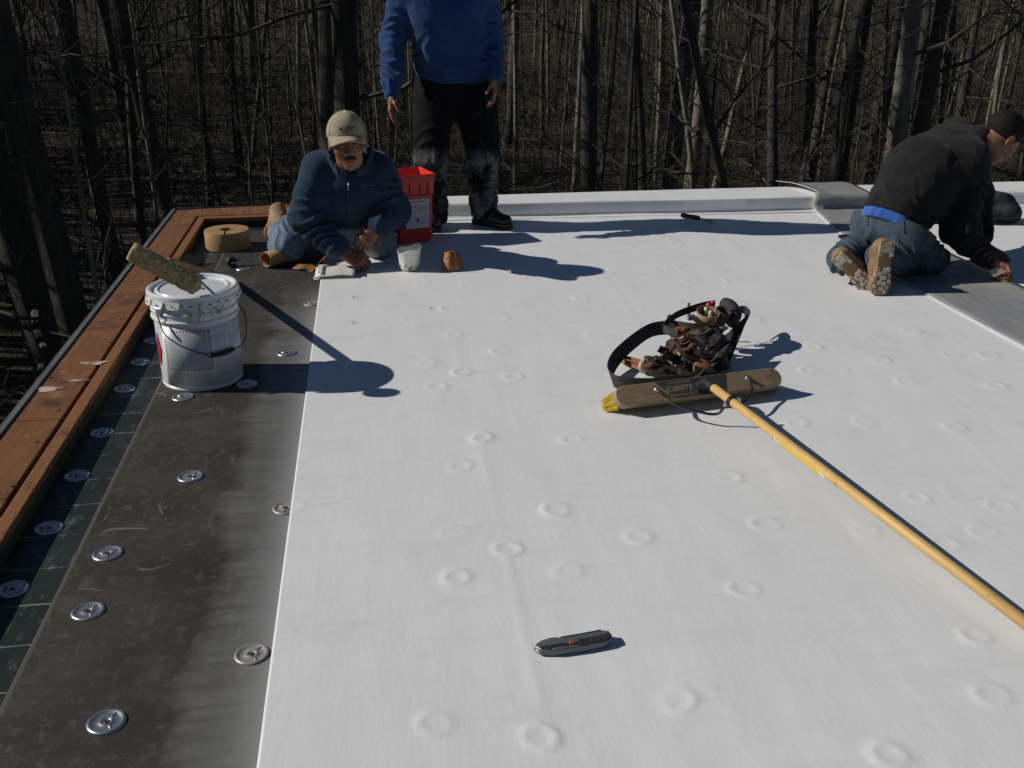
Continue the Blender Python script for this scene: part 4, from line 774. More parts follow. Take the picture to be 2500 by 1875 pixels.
c = n.mix(n.math('MULTIPLY', fr_, inside(.12, .9, -1, 2)), (.55, .50, .46), (.62, .44, .015)); c = n.mix(n.math('MULTIPLY', inside(.36, .97, .50, .72), fineprint([(0, 1, 0, 1)], 9, 60)), c, (.05, .04, .04)); c = n.mix(n.math('MULTIPLY', inside(.0, .14, .2, .8), n.rng(n.noise(cu, 18, 3), .45, .55)), c, (.45, .1, .1)); c = n.mix(n.rng(n.noise(cu, 22, 6, .7), .60, .68), c, (.40, .30, .18)); c = n.mix(inside(-.1, .012, -1, 2), c, (.04, .03, .03)); n.link(c, n.b.inputs['Base Color'])
sA, sB = G(1902, 1085, .05), G(2022, 1175, .05); tA = float((sA - S0) @ hd_); tB = float((sB - S0) @ hd_); me = bpy.data.meshes.new('sticker'); V = []; Fs = []; uv = []; nk = 18
up_ = np.array([0, 0, 1]) - hd_ * hd_[2]; up_ /= np.linalg.norm(up_); sd_ = np.cross(up_, hd_); sd_ = sd_ if sd_[0] > 0 else -sd_
for i in (0, 1):
    for k in range(nk + 1): a = math.pi * (1.25 - 1.45 * k / nk); V.append(tuple(S0 + hd_ * (tA, tB)[i] + .01535 * (math.cos(a) * sd_ + math.sin(a) * up_) - o0))
for k in range(nk): Fs.append((k, nk + 1 + k, nk + 2 + k, k + 1)); uv += [(0, k / nk), (1, k / nk), (1, (k + 1) / nk), (0, (k + 1) / nk)]
me.from_pydata(V, [], Fs); me.uv_layers.new(name='UVMap'); me.uv_layers[0].data.foreach_set('uv', np.array(uv, np.float32).ravel()); me.polygons.foreach_set('use_smooth', [True] * len(Fs)); link_mesh('sticker', me, stk, br)

# ================================================================ tool belt
TBc = G(1660, 905); o0 = np.array([TBc[0], TBc[1], 0]); tb2 = thing('tool_belt', 'heap of a black tool belt with brown leather pouches behind the broom', 'tool belt', tuple(o0))
web = mat('black_webbing', (.016, .017, .018), (.024, .025, .026), 60, .75, bump=.3, bscale=220, bdist=.002); lea = mat('brown_leather', (.075, .036, .020), (.040, .020, .012), 14, .72, bump=.4, bscale=50, bdist=.003, c3=(.13, .07, .04), scale3=9, lo3=.58, hi3=.72)
ltan = mat('tan_leather', (.30, .19, .10), (.22, .13, .065), 12, .6, bump=.3, bscale=60, bdist=.002); dlea = mat('dark_leather', (.024, .016, .013), (.013, .010, .009), 18, .72, bump=.4, bscale=60, bdist=.003); orl = mat('orange_leather', (.34, .135, .045), (.24, .08, .028), 20, .6)
def strap(name, pts, side, m_, t=.004, k=6):
    P3 = smooth_curve([G(*q) for q in pts], k)
    if np.ndim(side) == 2:
        s_ = np.array(side, float); x0 = np.linspace(0, 1, len(s_)); x1 = np.linspace(0, 1, len(P3)); s_ = np.stack([np.interp(x1, x0, s_[:, i]) for i in range(3)], 1)
    else: s_ = side
    q = MB(o0); q.ribbon(P3, s_, t); return q.build(name, m_, tb2, smooth=False, bevel=.0008, seg=1)
strap('belt', [(1745, 806, .115), (1690, 806, .115), (1640, 800, .11), (1590, 806, .10), (1545, 835, .075), (1506, 872, .055), (1490, 905, .042), (1500, 930, .038), (1535, 938, .038), (1600, 938, .038), (1660, 930, .038)],
      [(.0, .006, .026), (0, .006, .027), (.0, .004, .027), (-.006, .006, .026), (-.012, .006, .024), (-.010, .004, .025), (.0, .0, .026), (.006, -.002, .025), (0, 0, .026)], web)
strap('belt', [(1740, 930, .035), (1760, 885, .055), (1778, 845, .075), (1796, 808, .095), (1812, 785, .105), (1824, 768, .108), (1818, 757, .112), (1806, 757, .115), (1795, 770, .108)], [(.032, -.006, .006), (.034, -.006, .008), (.032, -.004, .010), (.026, .006, .012), (.014, .018, .010), (.006, .022, .008), (.004, .02, .008)], web)
strap('belt', [(1700, 925, .03), (1735, 890, .07), (1762, 850, .10), (1775, 815, .12)], [(.026, -.006, .012), (.028, .0, .012), (.026, .004, .012)], web)
strap('loop', [(1740, 838, .075), (1750, 815, .115), (1762, 800, .128), (1772, 806, .115)], (.013, .004, .006), ltan)
strap('loop', [(1655, 815, .13), (1620, 800, .135), (1650, 770, .15), (1710, 748, .165), (1745, 742, .165)], (.004, .010, .012), dlea)
strap('loop', [(1612, 865, .08), (1640, 830, .115), (1655, 850, .10), (1668, 880, .075)], (.006, .012, .006), lea)
strap('loop', [(1642, 826, .12), (1652, 850, .105), (1660, 868, .09)], (.005, .002, .004), mat('tan_lace', (.34, .27, .15), None, 9, .7))
def blob(name, prims, m_, seed, amp=.004, h=.004, freq=50):
    lo = np.min([np.array(p[0]) - max(np.ravel(p[1])) for p in prims], 0) - .03; hi = np.max([np.array(p[0]) + max(np.ravel(p[1])) for p in prims], 0) + .03; S = SDF(lo, hi, h)
    for p in prims: S.ball(p[0], p[1], .015)
    S.crumple(amp * 1.9, freq, seed); S.crumple(amp * .8, freq * 2.6, seed + 50); S.cut((0, 0, .010), (0, 0, -1)); return link_mesh(name, net_mesh(name, *S.net(), o0), m_, tb2)
blob('pouch', [(G(1690, 880, .06), (.075, .055, .05)), (G(1745, 885, .05), (.055, .06, .045)), (G(1730, 850, .08), (.05, .05, .04)), (G(1660, 900, .04), (.05, .04, .03))], dlea, 2, .006)
blob('pouch', [(G(1662, 845, .10), (.05, .03, .035)), (G(1690, 862, .085), (.045, .028, .04)), (G(1650, 862, .085), (.03, .03, .03))], lea, 4, .006)
blob('pouch', [(G(1700, 860, .07), (.085, .06, .06)), (G(1745, 850, .08), (.06, .06, .055)), (G(1655, 880, .055), (.07, .05, .04))], dlea, 31, .007)
blob('pouch', [(G(1715, 820, .11), (.05, .035, .03)), (G(1745, 812, .115), (.035, .035, .03))], dlea, 6, .005)
blob('pouch', [(G(1650, 815, .11), (.028, .02, .022)), (G(1668, 808, .118), (.03, .02, .02))], orl, 9, .004)
blob('pouch', [(G(1600, 895, .045), (.04, .03, .032)), (G(1620, 905, .035), (.04, .03, .024)), (G(1592, 880, .06), (.03, .02, .018))], dlea, 12, .005)
def cup(name, c, axis, r0, r1, L, m_, nseg=24, t=.003):
    u, w, d = frame(axis); q = MB(o0); q.lathe([(r0 * .6, 0), (r0, .008), ((r0 + r1) / 2, L * .5), (r1, L), (r1 - t, L), ((r0 + r1) / 2 - t, L * .5), (r0 - t, .012), (0, .01)], nseg, c, np.stack([u, w, d], 1)); return q.build(name, m_, tb2, smooth=True)
cup('pouch', G(1722, 800, .105), (.02, -.25, 1), .030, .046, .075, ltan)
cup('pouch', G(1752, 795, .11), (.25, -.2, 1), .024, .032, .07, lea)
b = MB(o0); b.tube(smooth_curve([G(1768, 742, .165), G(1782, 748, .165), G(1792, 765, .15), G(1788, 790, .125)], 5), [.026, .027, .027, .027, .028, .028, .028, .028, .028, .028, .028, .028, .027, .026, .025, .024][:16], 16); b.build('pad', web, tb2, smooth=True)
cup('pad_end', G(1790, 768, .145), (-.1, -.9, .15), .015, .027, .03, web)
for (px, py, z, r_, m_) in ((1731, 741, .185, .013, mat('red_handle', (.45, .02, .03), None, 9, .35)), (1741, 736, .187, .010, MATS['red_handle']), (1724, 752, .18, .010, mat('cream_handle', (.62, .56, .42), None, 9, .5)), (1735, 760, .175, .008, MATS['cream_handle'])):
    c = G(px, py, z); b = MB(o0); b.tube([c - [0, 0, .05], c - [0, 0, .008], c, c + [0, 0, .004]], [r_ * .8, r_, r_ * .9, r_ * .4], 12); b.build('tool_handle', m_, tb2, smooth=True)
navy = mat('navy_plastic', (.02, .03, .09), None, 9, .35)
b = MB(o0); c = G(1683, 752, .15); b.tube([c - [0, 0, .04], c + [-.004, 0, .02]], .006, 8); b.build('marker', navy, tb2, smooth=True)
b = MB(o0); c = G(1688, 775, .14); b.box(c, (.03, .02, .022)); b.build('tape_clip', mat('grey_blue', (.16, .19, .25), None, 9, .4, .5), tb2, bevel=.004)
b = MB(o0); c = G(1636, 775, .13); b.tube([c + [.02, .01, -.03], c, c + [-.008, 0, .006]], [.010, .014, .008], 12); b.build('tool_handle', rub, tb2, smooth=True)
frng = np.random.default_rng(21)
for k, (px, py, z, m_) in enumerate([(1625, 850, .10, lea), (1640, 868, .09, dlea), (1662, 838, .12, orl), (1700, 838, .115, dlea), (1725, 868, .10, dlea), (1690, 905, .06, dlea), (1745, 905, .06, web), (1610, 885, .07, lea), (1675, 860, .11, lea), (1708, 812, .135, ltan), (1742, 850, .10, web), (1585, 885, .07, orl), (1650, 890, .075, dlea), (1725, 790, .15, dlea)]):
    c = G(px, py, z); a = frng.uniform(-1, 1); d = np.array([math.cos(a), .5 * math.sin(a), frng.uniform(-.7, .3)]); d /= np.linalg.norm(d); sv = np.array([frng.normal() * .3, -.55, .75]); sv -= d * (sv @ d); sv /= np.linalg.norm(sv); L = frng.uniform(.028, .055); w_ = frng.uniform(.010, .020); nrm_ = np.cross(d, sv)
    P3 = smooth_curve([c - d * L, c - d * L * .3 + nrm_ * .012, c + d * L * .4 + nrm_ * .008, c + d * L - nrm_ * .010], 4); q = MB(o0); q.ribbon([np.maximum(p, [-9, -9, .014]) for p in P3], [sv * w_ * (1 - .35 * (i / (len(P3) - 1)) ** 2) for i in range(len(P3))], .0035); q.build('flap', m_, tb2, bevel=.0008, seg=1)
# leather sheath, band, disc, ring, screwdriver
b = MB(o0); a, c2 = G(1514, 875, .030), G(1572, 893, .040); d = c2 - a; s_ = np.cross((0, 0, 1), d); s_ /= np.linalg.norm(s_)
for sg in (1, -1):
    q = MB(o0); P3 = [a, a + d * .25, a + d * .6, c2]; q.ribbon(P3, [(s_ * w_ + np.array([0, 0, sg * .012])) * 1.0 for w_ in (.006, .014, .018, .021)], .004); q.build('sheath', mat('sheath_leather', (.30, .13, .055), (.22, .09, .035), 12, .5), tb2, bevel=.0015); 
    for v_ in q.v: pass
b = MB(o0); u, w, dd = frame(d); b.lathe([(.024, -.008), (.026, -.006), (.026, .006), (.024, .008)], 20, c2 + d * .02, np.stack([u, w, dd], 1)); b.build('band', mat('cream_band', (.52, .40, .28), (.42, .3, .2), 9, .6), tb2, smooth=True)
c = G(1712, 900, .045); nv = np.array([-.15, -.9, .35]); u, w, dd = frame(nv); b = MB(o0); b.lathe([(.032, -.02), (.035, -.004), (.034, .002), (.028, .005), (0, .006)], 24, c + nv * .03, np.stack([u, w, dd], 1)); b.build('pouch_end', orl, tb2, smooth=True)
c = G(1714, 852, .115); b = MB(o0); u, w, dd = frame((0.1, -.8, .6)); b.tube([c + .016 * (math.cos(t) * u + math.sin(t) * w) for t in np.linspace(0, 2 * math.pi, 20, endpoint=False)], .002, 6, closed=True); b.build('ring', mat('dull_steel', (.2, .2, .21), None, 9, .35, .9), tb2, smooth=True)
b = MB(o0); b.tube([G(1600, 905, .030), G(1625, 910, .030), G(1648, 914, .030)], [.010, .011, .010], 12); b.build('screwdriver', mat('gloss_black', (.01, .01, .012), None, 9, .12), tb2, smooth=True)
blob('red_cap', [(G(1654, 908, .034), (.012, .010, .012)), (G(1640, 897, .034), (.008, .008, .008))], MATS['red_handle'], 3, .002, .003)
b = MB(o0); b.tube(smooth_curve([G(1630, 880, .07), G(1665, 900, .06), G(1672, 878, .075), G(1668, 845, .09), G(1690, 835, .10)], 5), .004, 8); b.build('tubing', mat('bronze_edge', (.14, .08, .05), None, 9, .35), tb2, smooth=True)
for (px, py, z) in ((1667, 877, .08),):
    c = G(px, py, z) + np.array([-.004, -.012, .004]); b = MB(o0); b.lathe([(.006, 0), (.006, .002), (.003, .004), (0, .0042)], 10, c, np.stack(frame((0, -.8, .6)), 1)); b.build('rivet', chrome, tb2)
# ================================================================ PEOPLE
skin = newmat('skin', .5)[0]; n = NT(skin); co = n.coord('Object'); c = n.mix(n.rng(n.noise(co, 18, 5), .35, .65), (.255, .115, .066), (.18, .068, .040)); c = n.mix(n.math('MULTIPLY', n.rng(n.noise(co, 70, 6, .8), .5, .7), .5), c, (.14, .052, .032)); n.link(c, n.b.inputs['Base Color']); n.b.inputs['Subsurface Weight'].default_value = .12; n.b.inputs['Subsurface Radius'].default_value = (.01, .004, .002); n.bump(n.noise(co, 140, 4), .15, .002)
hairm = mat('black_hair', (.007, .006, .005), (.013, .010, .008), 60, .8, spec=.2, bump=.6, bscale=300, bdist=.003, stretch=(1, 1, .3)); eyew = mat('eye_white', (.55, .5, .46), None, 9, .2); eyed = mat('eye_dark', (.010, .007, .006), None, 9, .15); lipm = mat('lips', (.22, .085, .065), None, 40, .5)
def cloth(name, c1, c2, scale=9, c3=None, lo3=.5, hi3=.65, scale3=5, bump=.35, bs=260, sheen=.3): return mat(name, c1, c2, scale, .92, bump=bump, bscale=bs, bdist=.002, c3=c3, lo3=lo3, hi3=hi3, scale3=scale3, sheen=sheen, spec=.2)
def V3(*a): return np.array(a, float)
def basis(fwd, up):
    f = np.array(fwd, float); f /= np.linalg.norm(f); r = np.cross(f, up); r /= np.linalg.norm(r); return np.stack([r, f, np.cross(r, f)], 1)   # columns right, forward, up
def head_net(c, B, s=1.0, h=.0036):
    P = lambda x, y, z: c + B @ (V3(x, y, z) * s)
    S = SDF(c - .21 * s, c + .19 * s, h)
    S.ball(P(0, -.018, .040), V3(.076, .096, .084) * s, .02, rot=B); S.ball(P(0, .018, -.028), V3(.062, .070, .090) * s, .03, rot=B)
    S.cone(P(-.028, .030, -.085), P(.028, .030, -.085), .026 * s, .026 * s, .03); S.ball(P(0, .062, -.098), V3(.024, .018, .018) * s, .02, rot=B)
    for q in (-1, 1):
        S.ball(P(q * .038, .056, -.028), V3(.026, .022, .026) * s, .02, rot=B); S.ball(P(q * .079, -.010, -.008), V3(.009, .019, .031) * s, .008, rot=B); S.ball(P(q * .086, -.006, -.004), V3(.006, .011, .018) * s, .005, True, rot=B)
        S.ball(P(q * .032, .099, .006), V3(.018, .018, .012) * s, .014, True, rot=B); S.ball(P(q * .031, .074, .005), .0140 * s, .004)
        S.cone(P(q * .012, .087, .022), P(q * .046, .077, .020), .008 * s, .006 * s, .012); S.ball(P(q * .013, .096, -.036), .0085 * s, .006)
    S.cone(P(0, .083, .012), P(0, .106, -.030), .0085 * s, .0125 * s, .012); S.cone(P(-.021, .080, -.064), P(.021, .080, -.064), .0065 * s, .0065 * s, .008); S.cone(P(-.018, .079, -.073), P(.018, .079, -.073), .0070 * s, .0070 * s, .007)
    S.cone(P(-.024, .090, -.0685), P(.024, .090, -.0685), .0022 * s, .0022 * s, .004, True)
    return S, P
def hand_net(S, wr, d, nrm, sgn, curl, s=.95, thumb_in=.3, spread=.05):
    d = V3(*d) / np.linalg.norm(d); nrm = V3(*nrm); nrm -= d * (nrm @ d); nrm /= np.linalg.norm(nrm); w = np.cross(d, nrm) * sgn; tips = []
    for i, (off, kl, fl) in enumerate(((.031, .088, .92), (.010, .092, 1.02), (-.011, .088, .95), (-.030, .080, .76))):
        kn = wr + d * kl * s + w * off * s + nrm * (.004 - .003 * abs(i - 1.3)) * s; S.cone(wr + w * off * .55 * s + d * .008, kn, .0150 * s, .0118 * s, .014)
        dd = d + w * off * spread * 20 * .1; dd /= np.linalg.norm(dd); a = 0; p = kn; cu = curl[i] if np.ndim(curl) else curl
        for L, r_, f_ in ((.044, .0098, .9), (.027, .0088, 1.15), (.021, .0080, .7)):
            a += cu * f_; q = p + (dd * math.cos(a) - nrm * math.sin(a)) * L * fl * s; S.cone(p, q, r_ * s, (r_ - .0007) * s, .004); p = q
        tips.append(p)
    tb_ = wr + d * .026 * s + w * .026 * s - nrm * .006 * s; td = d * .62 + w * (.75 - thumb_in) - nrm * (.25 + thumb_in); td /= np.linalg.norm(td); t1_ = tb_ + td * .040 * s; S.cone(wr + d * .018 * s + w * .012 * s, tb_, .0165 * s, .0150 * s, .014); S.cone(tb_, t1_, .0135 * s, .0112 * s, .008)
    td2 = td + d * .35 - w * .45 - nrm * thumb_in; td2 /= np.linalg.norm(td2); t2 = t1_ + td2 * .030 * s; S.cone(t1_, t2, .0108 * s, .0095 * s, .005); S.cone(t2, t2 + td2 * .018 * s, .0095 * s, .0080 * s, .004); return tips
def skin_limb(S, *pts):
    for (a, ra), (b, rb) in zip(pts[:-1], pts[1:]): S.cone(a, b, ra, rb, .03)
def person_root(name_label, base, nets): 
    V, Fq = merge_nets(nets); me = net_mesh('person', V, Fq, base); o = link_mesh('person', me, skin); o.location = base; return tag(o, name_label, 'person')
def wear(name, S, m_, root, base): return link_mesh(name, net_mesh(name, *S.net(), base), m_, root)
def child(b, name, m_, root, **kw): return b.build(name, m_, root, **kw)
def face_details(root, base, P, B, s, eyebrows=True, moustache=False):
    for q in (-1, 1):
        b = MB(base); b.lathe([(.0001, -.0115 * s), (.008 * s, -.008 * s), (.0115 * s, 0), (.008 * s, .008 * s), (.0001, .0115 * s)], 14, P(q * .031, .0765, .004), B); b.build('eye', eyew, root, smooth=True)
        b = MB(base); b.lathe([(.006 * s, 0), (.0055 * s, .0016 * s), (0, .0026 * s)], 12, P(q * .031, .0868, .0035), np.stack([B[:, 0], B[:, 2], B[:, 1]], 1)); b.build('iris', eyed, root)
        b = MB(base); b.tube([P(q * .012, .0945, .0245), P(q * .030, .092, .029), P(q * .050, .078, .024)], [.0034 * s, .0036 * s, .0022 * s], 6); b.build('eyebrow', hairm, root, smooth=True)
    b = MB(base); b.tube([P(-.021, .0855, -.0665), P(-.008, .0890, -.0648), P(.008, .0890, -.0648), P(.021, .0855, -.0665)], [.002 * s, .0036 * s, .0036 * s, .002 * s], 6); b.tube([P(-.019, .0850, -.0725), P(0, .0890, -.0745), P(.019, .0850, -.0725)], [.002 * s, .0042 * s, .002 * s], 6); b.build('lips', lipm, root, smooth=True)['kind'] = 'stuff'
    if moustache:
        S = SDF(P(0, .09, -.055) - .05, P(0, .09, -.055) + .05, .0022)
        for q in (-1, 1): S.cone(P(q * .004, .0945, -.0515), P(q * .022, .0885, -.0565), .0058 * s, .0045 * s, .004); S.cone(P(q * .022, .0885, -.0565), P(q * .030, .0800, -.0660), .0045 * s, .0025 * s, .004)
        S.crumple(.0010, 300, 3); wear('moustache', S, hairm, root, base)
def boot(root, base, heel, toe, upn, m_up, m_sole, ankle, lugs=None, L=.275, W=.048, shaft=.12, toe_cap=None):
    """heel/toe: ground contact points of the sole, upn: direction from sole up into the foot"""
    heel, toe = V3(*heel), V3(*toe); d = toe - heel; d /= np.linalg.norm(d); upn = V3(*upn); upn -= d * (upn @ d); upn /= np.linalg.norm(upn); sd_ = np.cross(d, upn); c = (heel + toe) / 2
    ol = [(-.5, -.35), (-.485, -.62), (-.42, -.76), (-.25, -.72), (-.05, -.66), (.15, -.88), (.30, -1.0), (.42, -.82), (.48, -.5), (.5, 0), (.48, .5), (.42, .82), (.30, 1.0), (.15, .88), (-.05, .66), (-.25, .72), (-.42, .76), (-.485, .62), (-.5, .35)]
    ol = [(a * L, b * W) for a, b in ol]; P = lambda x, y, z: c + d * x + sd_ * y + upn * z
    S = SDF(np.minimum.reduce([heel, toe, ankle]) - .14, np.maximum.reduce([heel, toe, ankle]) + .14, .0055)
    S.cone(P(-L * .36, 0, .046), P(L * .02, 0, .060), .040, .044, .02); S.cone(P(L * .02, 0, .058), P(L * .34, 0, .044), .044, .039, .02, flat=(upn, .85)); S.cone(P(-L * .30, 0, .055), P(-L * .22, 0, .055) + (ankle - P(-L * .22, 0, .055)) * 1.0, .044, .052, .02, fold=(.003, .03, .2, .6, .5)); S.crumple(.0016, 60, 8); S.cut(P(0, 0, .020), -upn)
    bt = wear('boot', S, m_up, root, base); b = MB(base); b.prism(ol, c, d, sd_, upn, .024); so_ = b.build('sole', m_sole, bt, bevel=.005, seg=2)
    if lugs:
        for (x, y, lx, ly, mm) in lugs:
            lx *= 1.12; ly *= 1.15
            b = MB(base); b.prism([(-lx * L / 2, -ly * W * .8), (-lx * L * .2, -ly * W), (lx * L / 2, -ly * W * .75), (lx * L * .40, ly * W), (-lx * L / 2, ly * W * .85)], P(x * L, y * W, 0), d, sd_, -upn, .0055); b.build('lug', mm, so_, bevel=.0015, seg=1)
    if toe_cap is not None:
        b = MB(base); pts = [(a, q) for a, q in ol]; b.prism([(a * 1.012, q * 1.03) for a, q in ol], P(0, 0, .0195), d, sd_, upn, .007); b.build('welt', toe_cap, bt, bevel=.002)
    return bt
# ---------------------------------------------------------------- 1. standing man in the blue sweatshirt
ls, rs = AY(992, -45, 5.84), AY(1178, -45, 5.84); le, re_ = AY(960, 95, 5.90), AY(1196, 88, 5.92); lw_, rw = AY(955, 232, 5.72), AY(1205, 190, 5.80)
lk, rk = AY(1050, 385, 5.86), AY(1180, 375, 5.86); la, ra = AY(1060, 528, 5.93), AY(1180, 518, 5.96); pel = AY(1108, 205, 5.95); lh, rh = AY(1062, 225, 5.95), AY(1158, 225, 5.95)
base = V3((la[0] + ra[0]) / 2, 5.92, .01); nk = (ls + rs) / 2 + [0, .0, .07]; hc = nk + [.0, -.02, .17]; Bh = basis((.25, -1, -.25), (0, 0, 1))
S, P = head_net(hc, Bh, 1.0, .006); nets = [S.net()]; S = SDF((-.2, 5.5, .0), (1.1, 6.3, 1.6), .014)
skin_limb(S, (pel, .09), ((pel + nk) / 2, .085), (nk - [0, 0, .08], .085), (nk, .06), (hc - [0, 0, .06], .05)); skin_limb(S, (ls, .05), (le, .04), (lw_, .027)); skin_limb(S, (rs, .05), (re_, .04), (rw, .027)); skin_limb(S, (lh, .08), (lk, .055), (la, .04)); skin_limb(S, (rh, .08), (rk, .055), (ra, .04)); S.cone(nk - [.12, 0, .07], nk - [-.12, 0, .07], .07, .07, .04); nets.append(S.net())
for wr, el_, d, nr, sg, cu in ((lw_, le, (-.10, -.22, -1), (-.80, .0, .1), -1, (.30, .38, .45, .5)), (rw, re_, (.06, -.25, -1), (.9, -.15, .1), 1, (.35, .4, .45, .5))):
    S = SDF(wr - .16, wr + .14, .003); S.cone(wr + (el_ - wr) * .2, wr, .026, .023, .01); hand_net(S, wr, d, nr, sg, cu, .93, .15); nets.append(S.net())
man = person_root('man standing in blue sweatshirt and dark dusty jeans, head out of the picture', base, nets); man1 = man
b = MB(base); 
S = SDF(hc - .16, hc + .16, .006); S.ball(P(0, -.022, .050), V3(.083, .100, .086), .02, rot=Bh); S.cut(P(0, .045, .05), Bh @ V3(0, .8, -.6)); S.crumple(.003, 120, 4); wear('hair', S, hairm, man, base)
blue = cloth('blue_sweatshirt', (.012, .046, .150), (.009, .034, .112), 7, (.017, .060, .18), .55, .7, 8, sheen=.08); S = SDF((-.15, 5.55, .65), (1.05, 6.35, 1.55), .0075); hem = pel + [0, 0, .055]
S.cone(hem + [-.065, 0, .03], hem + [.065, 0, .03], .140, .140, .05, flat=((0, 1, 0), .95)); S.cone(hem + [-.07, -.01, .08], nk + [-.07, 0, -.22], .142, .138, .05, fold=(.012, .11, .7, .15, .45), flat=((0, 1, 0), 1.05)); S.cone(hem + [.07, -.01, .08], nk + [.07, 0, -.22], .142, .138, .05, fold=(.012, .10, -.8, .15, .45), flat=((0, 1, 0), 1.05)); S.cone(nk + [-.13, 0, -.12], nk + [.13, 0, -.12], .115, .115, .06); S.cone(nk + [0, 0, -.08], nk + [0, .01, .0], .10, .075, .04)
S.cut(hem + [0, 0, -.048], (0, -.05, -1))
for a, b_, c_ in ((ls, le, lw_), (rs, re_, rw)):
    S.cone(a, b_, .078, .071, .035, fold=(.009, .07, .8, .75, .5)); S.cone(b_, c_ + (b_ - c_) * .18, .069, .056, .03, fold=(.013, .050, .5, .75, .45)); S.cone(c_ + (b_ - c_) * .18, c_ + (b_ - c_) * .02, .046, .042, .012)
S.crumple(.006, 22, 2); S.crumple(.0025, 60, 33); wear('sweatshirt', S, blue, man, base)
dj = newmat('dusty_black_jeans', .92)[0]; n = NT(dj); co = n.coord('Object'); z_ = n.node('ShaderNodeSeparateXYZ'); n.link(co, z_.inputs[0]); ns = n.noise(n.coord('Object', (1, 1, .6)), 9, 7, .7)
m1 = n.math('MULTIPLY', n.rng(z_.outputs['Z'], .47, .40), n.rng(ns, .42, .60)); c = n.mix(m1, (.0065, .0068, .0075), (.145, .155, .165)); c = n.mix(n.math('MULTIPLY', n.rng(n.noise(co, 40, 5), .55, .7), .3), c, (.05, .055, .06)); n.b.inputs['Specular IOR Level'].default_value = .15; n.link(c, n.b.inputs['Base Color']); n.bump(n.noise(co, 260, 3), .35, .002)   # caked dust on the knees
S = SDF((.05, 5.5, -.01), (1.0, 6.3, 1.0), .0075); S.cone(lh + [.02, 0, .07], rh + [-.02, 0, .07], .130, .130, .05, flat=((0, 1, 0), .85)); S.cone(lh + [.02, 0, -.03], rh + [-.02, 0, -.03], .128, .128, .05, flat=((0, 1, 0), .85))
for h_, k_, a_ in ((lh, lk, la), (rh, rk, ra)):
    S.cone(h_ + [0, 0, -.02], k_, .125, .092, .03, fold=(.008, .09, .7, .85, .4)); S.cone(k_, a_ + [0, 0, .05], .090, .080, .025, fold=(.014, .075, .55, .25, .6)); S.cone(a_ + [0, 0, .07], a_ + [0, -.01, .0], .082, .072, .02, fold=(.012, .035, .3, .5, .6))
S.crumple(.006, 24, 7); S.cut((0, 0, .028), (0, 0, -1)); S.cut(hem + [0, 0, .04], (0, 0, 1)); wear('jeans', S, dj, man, base)
bkl = mat('black_boot_leather', (.014, .012, .011), (.022, .018, .016), 20, .28, bump=.25, bscale=60, bdist=.003); bsol = mat('boot_sole_dark', (.02, .018, .016), None, 20, .7); weltm = mat('boot_welt', (.16, .11, .06), (.10, .07, .04), 20, .6)
tR, hR = G(1246, 563), G(1158, 548); dR = tR - hR; hR = tR - dR / np.linalg.norm(dR) * .26; boot(man, base, hR + [0, 0, .010], tR + [0, 0, .010], (0, 0, 1), bkl, bsol, ra + [.0, -.01, .04], None, .275, .046, toe_cap=weltm)
tL = G(1058, 572); hL = tL + V3(.02, .26, 0); boot(man, base, hL + [0, 0, .010], tL + [0, 0, .010], (0, 0, 1), bkl, bsol, la + [0, 0, .04], None, .27, .046, toe_cap=bsol)
# ---------------------------------------------------------------- 2. kneeling man with the tan cap
lsh, rsh = V3(-.262, 5.17, .482), V3(.042, 5.17, .474); lel, rel = V3(-.338, 5.12, .262), V3(.100, 5.14, .285); lwr, rwr = AY(838, 616, 5.03), AY(918, 555, 5.05); lkn, rkn = V3(-.455, 5.25, .085), V3(.020, 5.27, .085)
pelv = V3(-.205, 5.55, .26); lhp, rhp = pelv + [-.10, -.02, -.03], pelv + [.11, -.02, -.03]; lan, ran_ = V3(-.500, 5.60, .075), V3(.005, 5.64, .075); mid = (lsh + rsh) / 2; base = V3(-.2, 5.3, .005)
hc = AY(848, 347, 4.985) + V3(0, .025, 0); Bh = basis((.06, -1, -.05), (-.05, 0, 1)); s_ = 1.07; nb = mid + [.01, -.02, .062]
S, P = head_net(hc, Bh, s_, .0033); S.cone(P(0, -.02, -.07), nb, .052, .062, .03); nets = [S.net()]; S = SDF((-.75, 4.85, 0), (.35, 5.95, .75), .014)
skin_limb(S, (pelv, .12), ((pelv + mid) / 2, .12), (mid + [0, .03, -.02], .11), (nb, .055), (hc - [0, 0, .05], .045)); skin_limb(S, (lsh, .05), (lel, .04), (lwr, .027)); skin_limb(S, (rsh, .05), (rel, .04), (rwr, .027)); skin_limb(S, (lhp, .08), (lkn, .055), (lan, .04)); skin_limb(S, (rhp, .08), (rkn, .055), (ran_, .04)); S.cone(lsh, rsh, .06, .06, .05); nets.append(S.net())
S = SDF(lwr - .16, lwr + .16, .003); S.cone(lwr + (lel - lwr) * .45, lwr, .036, .027, .01); fd = AY(893, 640, 4.99) - lwr; hand_net(S, lwr, fd / np.linalg.norm(fd) + V3(0, 0, -.05), (.1, -.75, .8), -1, (.95, 1.0, 1.05, 1.1), 1.12, .35); S.cut((0, 0, .0125), (0, 0, -1)); nets.append(S.net())
S = SDF(rwr - .16, rwr + .16, .003); S.cone(rwr + (rel - rwr) * .4, rwr, .034, .026, .01); hand_net(S, rwr, (-.45, -.25, -.55), (.1, -.9, .35), 1, (.55, .6, .65, .7), .95, .2); nets.append(S.net())
man = person_root('man kneeling in tan cap and navy fleece jacket, face towards the camera', base, nets); man2 = man
face_details(man, base, P, Bh, s_, True, True)
